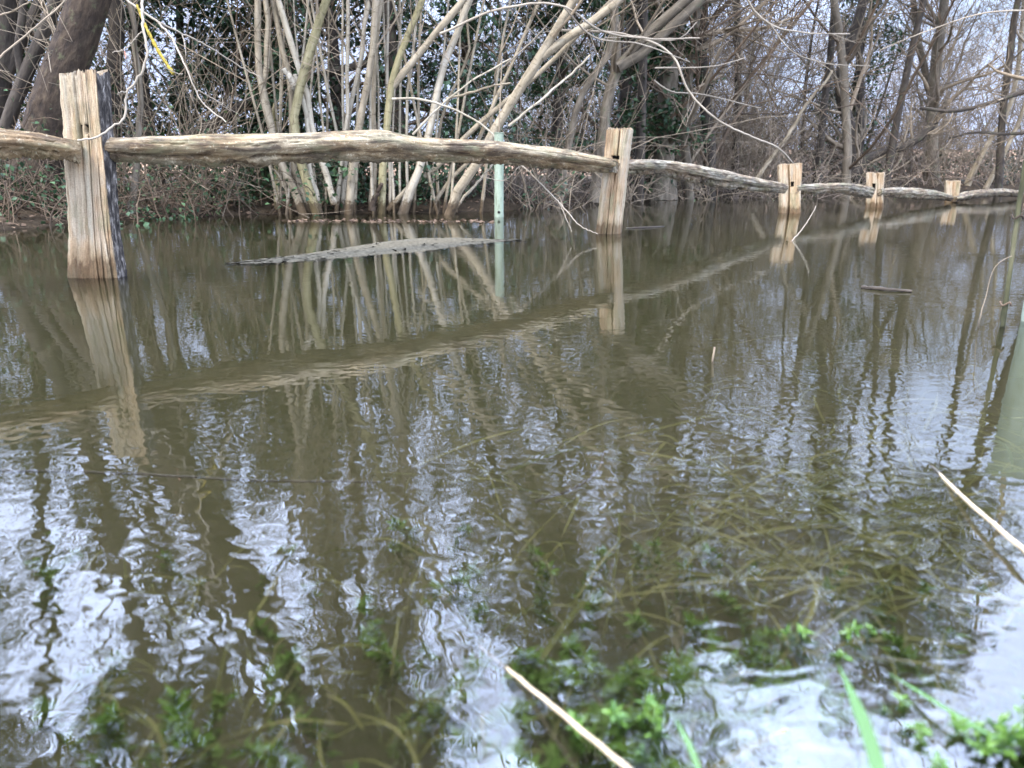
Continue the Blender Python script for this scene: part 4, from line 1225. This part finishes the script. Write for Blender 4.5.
# ------------------------------------------------------------------ tree tubes
def tree_tube(label, basepx, toppx, rpx, Y, stake=None, hole=True):
    b0 = P(basepx[0], basepx[1], Y); t0_ = P(toppx[0], toppx[1], Y)
    t = thing('tree_guard', (b0[0], b0[1], 0), label, 'tree tube')
    r = rpx * PXW(Y)
    b1 = b0 + (b0 - t0_) * ((.35 + b0[2]) / max(t0_[2] - b0[2], .1))
    K = 24
    pth = smooth_path([b1, b0, t0_], K)
    mb = MB(); mb.tubes(pth, np.full(K, r) * (1 + .012 * np.sin(np.arange(K) * 1.9)), 24)
    # rolled lip and the inside wall
    inner = pth[::-1]
    mb.tubes(inner, np.full(K, r * .93), 24)
    lip = MB(); a_ = np.linspace(0, 2 * np.pi, 25)
    mb.tubes(np.stack([t0_[0] + r * np.cos(a_), t0_[1] + r * np.sin(a_), np.full(25, t0_[2])], 1), np.full(25, r * .09), 6)
    mb.build('tube', M['tube'], t)
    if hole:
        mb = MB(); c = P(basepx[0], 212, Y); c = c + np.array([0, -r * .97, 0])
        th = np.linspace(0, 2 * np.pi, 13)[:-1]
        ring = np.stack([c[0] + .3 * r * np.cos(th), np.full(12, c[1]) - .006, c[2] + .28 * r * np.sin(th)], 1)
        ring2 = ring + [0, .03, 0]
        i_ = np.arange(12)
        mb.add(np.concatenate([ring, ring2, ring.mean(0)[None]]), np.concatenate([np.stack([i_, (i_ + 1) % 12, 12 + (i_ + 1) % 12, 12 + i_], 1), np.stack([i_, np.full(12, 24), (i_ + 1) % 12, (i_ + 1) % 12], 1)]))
        mb.build('hole', M['hole'], t)  # dark disc on the tube wall, painting the shade of an opening
    if stake:
        pth = smooth_path([P(*q, Y - .06) for q in stake], 18)
        mb = MB(); mb.tubes(pth, np.linspace(.0065, .005, 18), 8, cap=True, rough=.08)
        mb.build('stake', M['stake'], t)
        mb = MB()
        for q in (4, 12):
            c = pth[q]
            mb.tubes(np.stack([c[0] + .012 * np.cos(a_) + .0, c[1] + .012 * np.sin(a_), c[2] + .004 * np.sin(3 * a_)], 1), np.full(25, .0025), 5)
        mb.build('tie', M['twig_dark'], t)
    mb = MB(); sp_ = smooth_path([b1, t0_, t0_ + (t0_ - b0) * .5 + np.array([.03, .02, .3])], 12)
    mb.tubes(sp_, np.linspace(.012, .005, 12), 6); mb.build('sapling', M['twig'], t)
    return t


tree_tube('slim pale green plastic tree tube standing in the water by the hazel clumps', (499, 217), (499, 133), 4.5, G(499, 217)[1])
Yt = G(1024, 322)[1]
tree_tube('large pale green tree tube beside a mossy stake cut by the right edge', (1042, 322), (1067, 150), 18, Yt,
          stake=[(1000, 345), (1008, 286), (1015, 235), (1022, 185), (1026, 160)], hole=False)

# ------------------------------------------------------------------ branches that hang in front of the wood
def branch(name, label, paths, mat, Yd, extra=None, cat='branch', tw=0, twl=.25):
    """paths: (pixel path, width px at its start, [depths])"""
    first = None
    for (pxs, wpx, deps) in paths:
        pts = [P(a_, b_, d_) for (a_, b_), d_ in zip(pxs, deps)]
        if first is None:
            first = pts[0]
            t = thing(name, pts[0], label, cat)
            mb = MB()
        K = 8 * len(pts)
        pth = smooth_path(pts, K) + rng.normal(0, .0015, (K, 3))
        r = np.linspace(1, .5, K) * wpx * .5 * PXW(deps[0])
        mb.tubes(pth, r, 6, cap=True, rough=.05)
        if tw:
            a1, r1 = spawn(pth[None], r[None], tw, 1, (30, 70), 5, .2, 1, .15, 0, (.4, .6), .4, .0012)
            a1 = a1[:, :1] + (a1 - a1[:, :1]) * twl
            mb.tubes(a1, r1, 4)
    mb.build('wood', M[mat], t)
    return t


tb = branch('hanging_branch', 'pale crooked twig with yellow lichen hanging in front of the nearest post', [
    ([(128, -160), (138, -60), (142, 0), (143, 28), (147, 50), (140, 76), (127, 93), (124, 117), (110, 129), (94, 138), (78, 141)], 3.2, [2.9, 2.8, 2.75, 2.7, 2.68, 2.66, 2.64, 2.62, 2.6, 2.58, 2.57]),
    ([(147, 52), (160, 62), (173, 72), (183, 74)], 1.6, [2.68, 2.7, 2.74, 2.76]),
    ([(143, 30), (132, 42), (125, 49), (112, 53)], 1.3, [2.7, 2.72, 2.75, 2.76]),
    ([(126, 93), (121, 92), (117, 94)], 1.6, [2.64, 2.62, 2.61]),
], 'twig_pale', 2.6)
pts = [P(137, 5, 2.9), P(145, 25, 2.86), P(158, 50, 2.82), P(173, 74, 2.78)]
mb = MB(); K = 30; mb.tubes(smooth_path(pts, K), np.linspace(.0045, .0065, K) * (1 + .2 * np.sin(np.arange(K) * 1.7)), 8, cap=True, rough=.16)
mb.build('lichen', M['lichen'], tb)
mb = MB(); c = P(124, 50, 2.74)
mb.leaves(np.array([c]), .05, .045, .45, 0, .2, 1.4); mb.build('leaf', M['pinkleaf'], tb)
branch('hanging_branch', 'thin straight tan twigs slanting down right at the top left', [
    ([(100, -60), (130, 2), (160, 24), (185, 65), (204, 104), (226, 122)], 2.4, [3.4, 3.3, 3.3, 3.2, 3.2, 3.2]),
    ([(158, 22), (205, 45), (250, 72), (262, 78)], 2.0, [3.3, 3.4, 3.5, 3.5]),
    ([(198, 90), (215, 100), (230, 111)], 1.2, [3.2, 3.25, 3.3]),
], 'twig_pale', 3.3, tw=2, twl=.12)
branch('hanging_branch', 'pale grey twigs slanting in from the left edge above the near rail', [
    ([(-120, 110), (-20, 72), (20, 40), (60, 5), (90, -30)], 2.6, [4.0, 4.0, 4.1, 4.2, 4.3]),
    ([(-20, 20), (20, 8), (50, -20)], 1.8, [4.1, 4.1, 4.1])], 'twig', 4, tw=3, twl=.3)
branch('arching_bramble', 'long pale arching bramble sweeping down right of the second post', [
    ([(560, 30), (632, 36), (660, 46), (674, 58), (688, 90), (715, 118), (750, 136), (778, 148), (800, 172)], 2.5, [9.5, 9.3, 9.2, 9.1, 9, 9, 9.2, 9.5, 9.9]),
    ([(632, 36), (680, 38), (697, 22)], 1.5, [9.3, 9.3, 9.4]),
    ([(655, 68), (715, 66), (745, 58)], 1.6, [9.2, 9.3, 9.5]),
    ([(654, 80), (664, 88), (700, 94), (760, 108)], 1.6, [9.2, 9.2, 9.4, 9.6]),
], 'twig_pale', 9, tw=3, twl=.5)
branch('hanging_branch', 'pale straight branch crossing the top above the second post', [
    ([(440, 34), (500, 9), (565, 7), (600, 30), (640, 38), (700, 38)], 2.4, [8.2, 8.1, 8.1, 8.2, 8.3, 8.4]),
    ([(565, 8), (590, 35), (640, 44), (690, 62)], 1.8, [8.1, 8.2, 8.3, 8.5]),
    ([(500, 70), (535, 38), (560, 10)], 1.6, [8.4, 8.3, 8.1])], 'twig_pale', 8, tw=2, twl=.5)
branch('drooping_twig', 'forked pale twig drooping into the water left of the second post', [
    ([(498, 158), (518, 164), (545, 188), (566, 210), (580, 226), (598, 234)], 1.7, [4.9, 4.9, 4.85, 4.8, 4.75, 4.7]),
    ([(558, 200), (566, 218), (572, 232)], 1.1, [4.82, 4.8, 4.8]),
    ([(520, 166), (505, 180), (480, 176)], 1.1, [4.9, 5, 5.1])], 'twig_pale', 5)
branch('upright_twig', 'thin twig slanting up out of the water right of the double post', [
    ([(787, 246), (800, 232), (812, 214), (816, 206)], 1.6, [4.7, 4.72, 4.75, 4.76])], 'twig_pale', 5)
branch('hanging_branch', 'bare grey twigs hanging in from the top right corner', [
    ([(742, -20), (752, 8), (770, 24), (800, 32), (850, 34)], 2.0, [11, 11, 11, 11.2, 11.5]),
    ([(770, 24), (790, 50), (820, 62), (870, 66)], 1.4, [11, 11, 11.1, 11.3]),
    ([(1040, 10), (980, 14), (930, 30), (880, 50)], 1.6, [12, 12, 12.2, 12.4])], 'twig_pale', 11, tw=4, twl=.8)

# ------------------------------------------------------------------ floating and drowned bits in the near water
def stick(name, label, pts, r0, r1, mat, cat, K=24, jit=.0006, sides=8, parts=None):
    pts = [np.array(p) for p in pts]
    t = thing(name, pts[0], label, cat)
    pth = smooth_path(pts, K) + rng.normal(0, jit, (K, 3))
    mb = MB(); mb.tubes(pth, np.linspace(r0, r1, K), sides, cap=True, rough=.04)
    mb.build('stalk', M[mat], t)
    return t


def one(name, label, pts, r0, r1, mat, cat, K=24, jit=.0003, sides=8, rough=.04):
    pts = [np.array(p) for p in pts]
    pth = smooth_path(pts, K) + rng.normal(0, jit, (K, 3))
    mb = MB(); mb.tubes(pth, np.linspace(r0, r1, K), sides, cap=True, rough=rough)
    return tag(mb.build(name, M[mat], loc=tuple(pts[0])), label, cat)


one('straw', 'pale straw poking out of the water at the bottom centre', [G(479, 646, -.01), P(560, 712, .432), P(640, 779, .355), P(700, 829, .31)], .0013, .0017, 'straw', 'straw')
one('straw', 'pale broken straw slanting out of the water near the right edge', [G(931, 466, -.006), P(975, 508, .765), P(1026, 552, .655), P(1070, 590, .58)], .0020, .0026, 'straw', 'straw')
one('floating_stick', 'dark thin stick floating right of the middle', [G(862, 287, .004), G(885, 289, .007), G(912, 291.5, .003)], .007, .005, 'dark', 'stick', rough=.15)
one('floating_stick', 'short dark piece of wood floating right of the second post', [G(626, 228.5, .002), G(645, 227.5, .004), G(664, 226.5, .002)], .009, .006, 'dark', 'stick', rough=.15)
one('drowned_stick', 'long thin brown stick lying just under the surface at the left', [G(-40, 471, -.03), G(120, 473, -.028), G(250, 480, -.03), G(380, 482, -.045)], .0024, .0018, 'twig_pale', 'stick')
one('drowned_stick', 'bent brown twig just under the surface near the centre', [G(535, 502, -.03), G(575, 488, -.02), G(598, 470, -.016), G(604, 452, -.012)], .0022, .0012, 'twig_red', 'twig')
one('twig_tip', 'small tan twig tip sticking up out of the open water', [G(713, 362, -.02), P(713, 358, G(713, 362)[1]), P(715, 347, G(713, 362)[1])], .0018, .002, 'twig', 'twig', K=8)
one('twig_tip', 'thin bent twig tip curving over the water at the right', [G(978, 330, -.01), P(980, 318, G(978, 330)[1]), P(985, 300, G(978, 330)[1]), P(1000, 262, G(978, 330)[1]), P(1012, 256, G(978, 330)[1])], .0012, .0009, 'twig', 'twig', K=16)


def blade(mb, pts, wd, K=14, m=0):
    """a grass blade: a tapered folded strip along a path"""
    pth = smooth_path(pts, K)
    t = np.gradient(pth, axis=0); t /= np.linalg.norm(t, axis=1, keepdims=True)
    s = np.cross(t, np.array([0.1, -.35, 1.0])); s /= np.linalg.norm(s, axis=1, keepdims=True)
    up = np.cross(s, t)
    u = np.linspace(0, 1, K)
    ww = wd * .5 * np.minimum(1, (1 - u) * 2.2 + .06)[:, None] * (np.minimum(1, .6 + u * 3))[:, None]
    L = pth + s * ww + up * ww * .35; Rr = pth - s * ww + up * ww * .35
    V = np.concatenate([L, pth, Rr])
    i = np.arange(K - 1)
    mb.add(V, np.concatenate([np.stack([i, i + 1, K + i + 1, K + i], 1), np.stack([K + i, K + i + 1, 2 * K + i + 1, 2 * K + i], 1)]), m)


def grass_blade(label, pts, wd, mat='grass'):
    mb = MB(); blade(mb, [np.array(p) for p in pts], wd, 20)
    return tag(mb.build('grass_blade', M[mat], loc=tuple(pts[0])), label, 'grass blade')


grass_blade('broad bright green grass blade in the lower right foreground', [P(884, 800, .30), P(872, 752, .335), P(858, 712, .37), P(846, 682, .40), P(838, 664, .42)], .0085)
grass_blade('short yellow green grass blade at the bottom centre', [P(700, 775, .36), P(690, 748, .38), P(680, 728, .395), P(674, 716, .405)], .004)
grass_blade('pale drowned blade slanting up right at the bottom', [G(700, 778, -.01), G(742, 752, -.004), G(790, 728, .001)], .0055, 'oldgrass')
grass_blade('long pale green blade lying on the water to the right of the broad green blade', [G(1000, 742, .004), G(960, 718, .008), G(915, 690, .006), G(880, 668, -.003)], .004, 'grass')


def weed_shoot(mb, base, h, lean, whorl=.010, m=0, gap=.006, nl=7, thick=.0011):
    """an upright stem set with whorls of small pointed leaves, crowded at the tip"""
    K = 8
    top = np.array(base) + np.array([lean[0] * h, lean[1] * h, h])
    midp = (np.array(base) + top) / 2 + rng.normal(0, .15 * h, 3) * [1, 1, .2]
    pth = smooth_path([base, midp, top], K)
    mb.tubes(pth, np.linspace(thick, thick * .6, K), 4, m)
    nw = max(4, int(h / gap))
    us = np.linspace(.15, 1, nw) ** .8
    pos = []
    for u in us:
        q = u * (K - 1); i = min(int(q), K - 2)
        c = pth[i] + (pth[i + 1] - pth[i]) * (q - i)
        pos.append(np.repeat(c[None], nl if u < .96 else nl + 3, 0))
    pos = np.concatenate(pos)
    mb.leaves(pos, .35, whorl * 1.0, .38, m, .25, -.45)


def weed_plant(label, base, n, h, spread, mat='weed_air', whorl=.010):
    mb = MB()
    for q in range(n):
        b_ = np.array(base) + np.array([rng.normal(0, spread), rng.normal(0, spread), 0])
        weed_shoot(mb, b_, h * rng.uniform(.7, 1.15), rng.normal(0, .25, 2), whorl)
    return tag(mb.build('water_plant', M[mat], loc=tuple(np.array(base, float))), label, 'water plant')


def at_top(px, py, ztop, h):
    q = G(px, py, ztop); return (q[0], q[1], ztop - h)


weed_plant('bright green leafy water plant breaking the surface at the bottom centre', at_top(640, 738, .004, .06), 5, .06, .009, whorl=.009)
weed_plant('leafy green water plant standing above the surface in the bottom right corner', at_top(1005, 722, .012, .07), 10, .075, .014, whorl=.011)
weed_plant('small green shoot beside the broad grass blade at the lower right', at_top(905, 712, .002, .05), 4, .05, .008, whorl=.008)
weed_plant('green water plant reaching the surface left of the broad grass blade', at_top(825, 640, .001, .06), 6, .06, .013, whorl=.009)
weed_plant('olive water plant at the bottom edge right of the broad grass blade', at_top(930, 760, .002, .05), 5, .05, .010, whorl=.009)

# drowned weed and grass that no one could count
mb = MB()
cl = [(90, 690, .05), (250, 720, .06), (290, 650, .06), (330, 745, .05), (470, 600, .05), (455, 690, .06), (390, 640, .05), (520, 740, .05), (560, 660, .045),
      (600, 700, .05), (690, 690, .05), (720, 640, .04), (770, 660, .04), (700, 740, .04), (800, 720, .035), (650, 560, .05), (620, 620, .05), (740, 580, .04),
      (160, 740, .05), (860, 600, .04), (930, 640, .035), (540, 570, .06), (250, 560, .08), (60, 560, .08), (760, 700, .03), (850, 740, .03), (640, 745, .035), (680, 720, .035), (730, 750, .03), (790, 755, .03), (600, 760, .04), (650, 690, .04), (990, 600, .04), (430, 520, .07)]
for (px, py, dep) in cl:
    for q in range(9 if py > 640 and px > 350 else 4):
        a_, b_ = px + rng.normal(0, 26), py + rng.normal(0, 16)
        hh = rng.uniform(.04, .08)
        g_ = G(a_, b_, -dep * rng.uniform(.25, .75))
        weed_shoot(mb, (g_[0], g_[1], g_[2] - hh), hh, rng.normal(0, .3, 2), .013, gap=.006, nl=8)
tag(mb.build('water_weed', M['weed']), 'drowned green water weed under the near surface', 'water weed', kind='stuff')

mb = MB()
def drowned(px, py, L, az, dep, wd):
    g_ = G(px, py, -dep)
    d = np.array([math.cos(az), math.sin(az), 0])
    k = rng.normal(0, .25)
    e = np.array([-d[1], d[0], 0])
    pts = [g_ - d * L * .5 + np.array([0, 0, -.02]), g_ + e * k * L * .15, g_ + d * L * .5 + e * k * L * -.2 + np.array([0, 0, rng.normal(0, .008)])]
    for p in pts: p[2] = min(p[2], -.003)
    blade(mb, pts, wd, 10)
for _ in range(460):                    # the drowned grassy edge at the right
    px = rng.normal(850, 125); py = rng.normal(470, 65)
    drowned(px, py, rng.uniform(.06, .22), rng.uniform(0, 6.28), abs(rng.normal(.014, .016)) + .004, rng.uniform(.0014, .0052))
for _ in range(240):
    px = rng.uniform(20, 960); py = rng.uniform(540, 768)
    drowned(px, py, rng.uniform(.03, .09), rng.uniform(0, 6.28), abs(rng.normal(.02, .02)) + .004, rng.uniform(.0015, .003))
for _ in range(60):
    px = rng.uniform(380, 800); py = rng.uniform(440, 600)
    drowned(px, py, rng.uniform(.05, .14), rng.uniform(0, 6.28), abs(rng.normal(.03, .02)) + .006, rng.uniform(.0015, .003))
tag(mb.build('drowned_grass', M['oldgrass']), 'drowned yellowish grass blades under the shallow water', 'grass', kind='stuff')
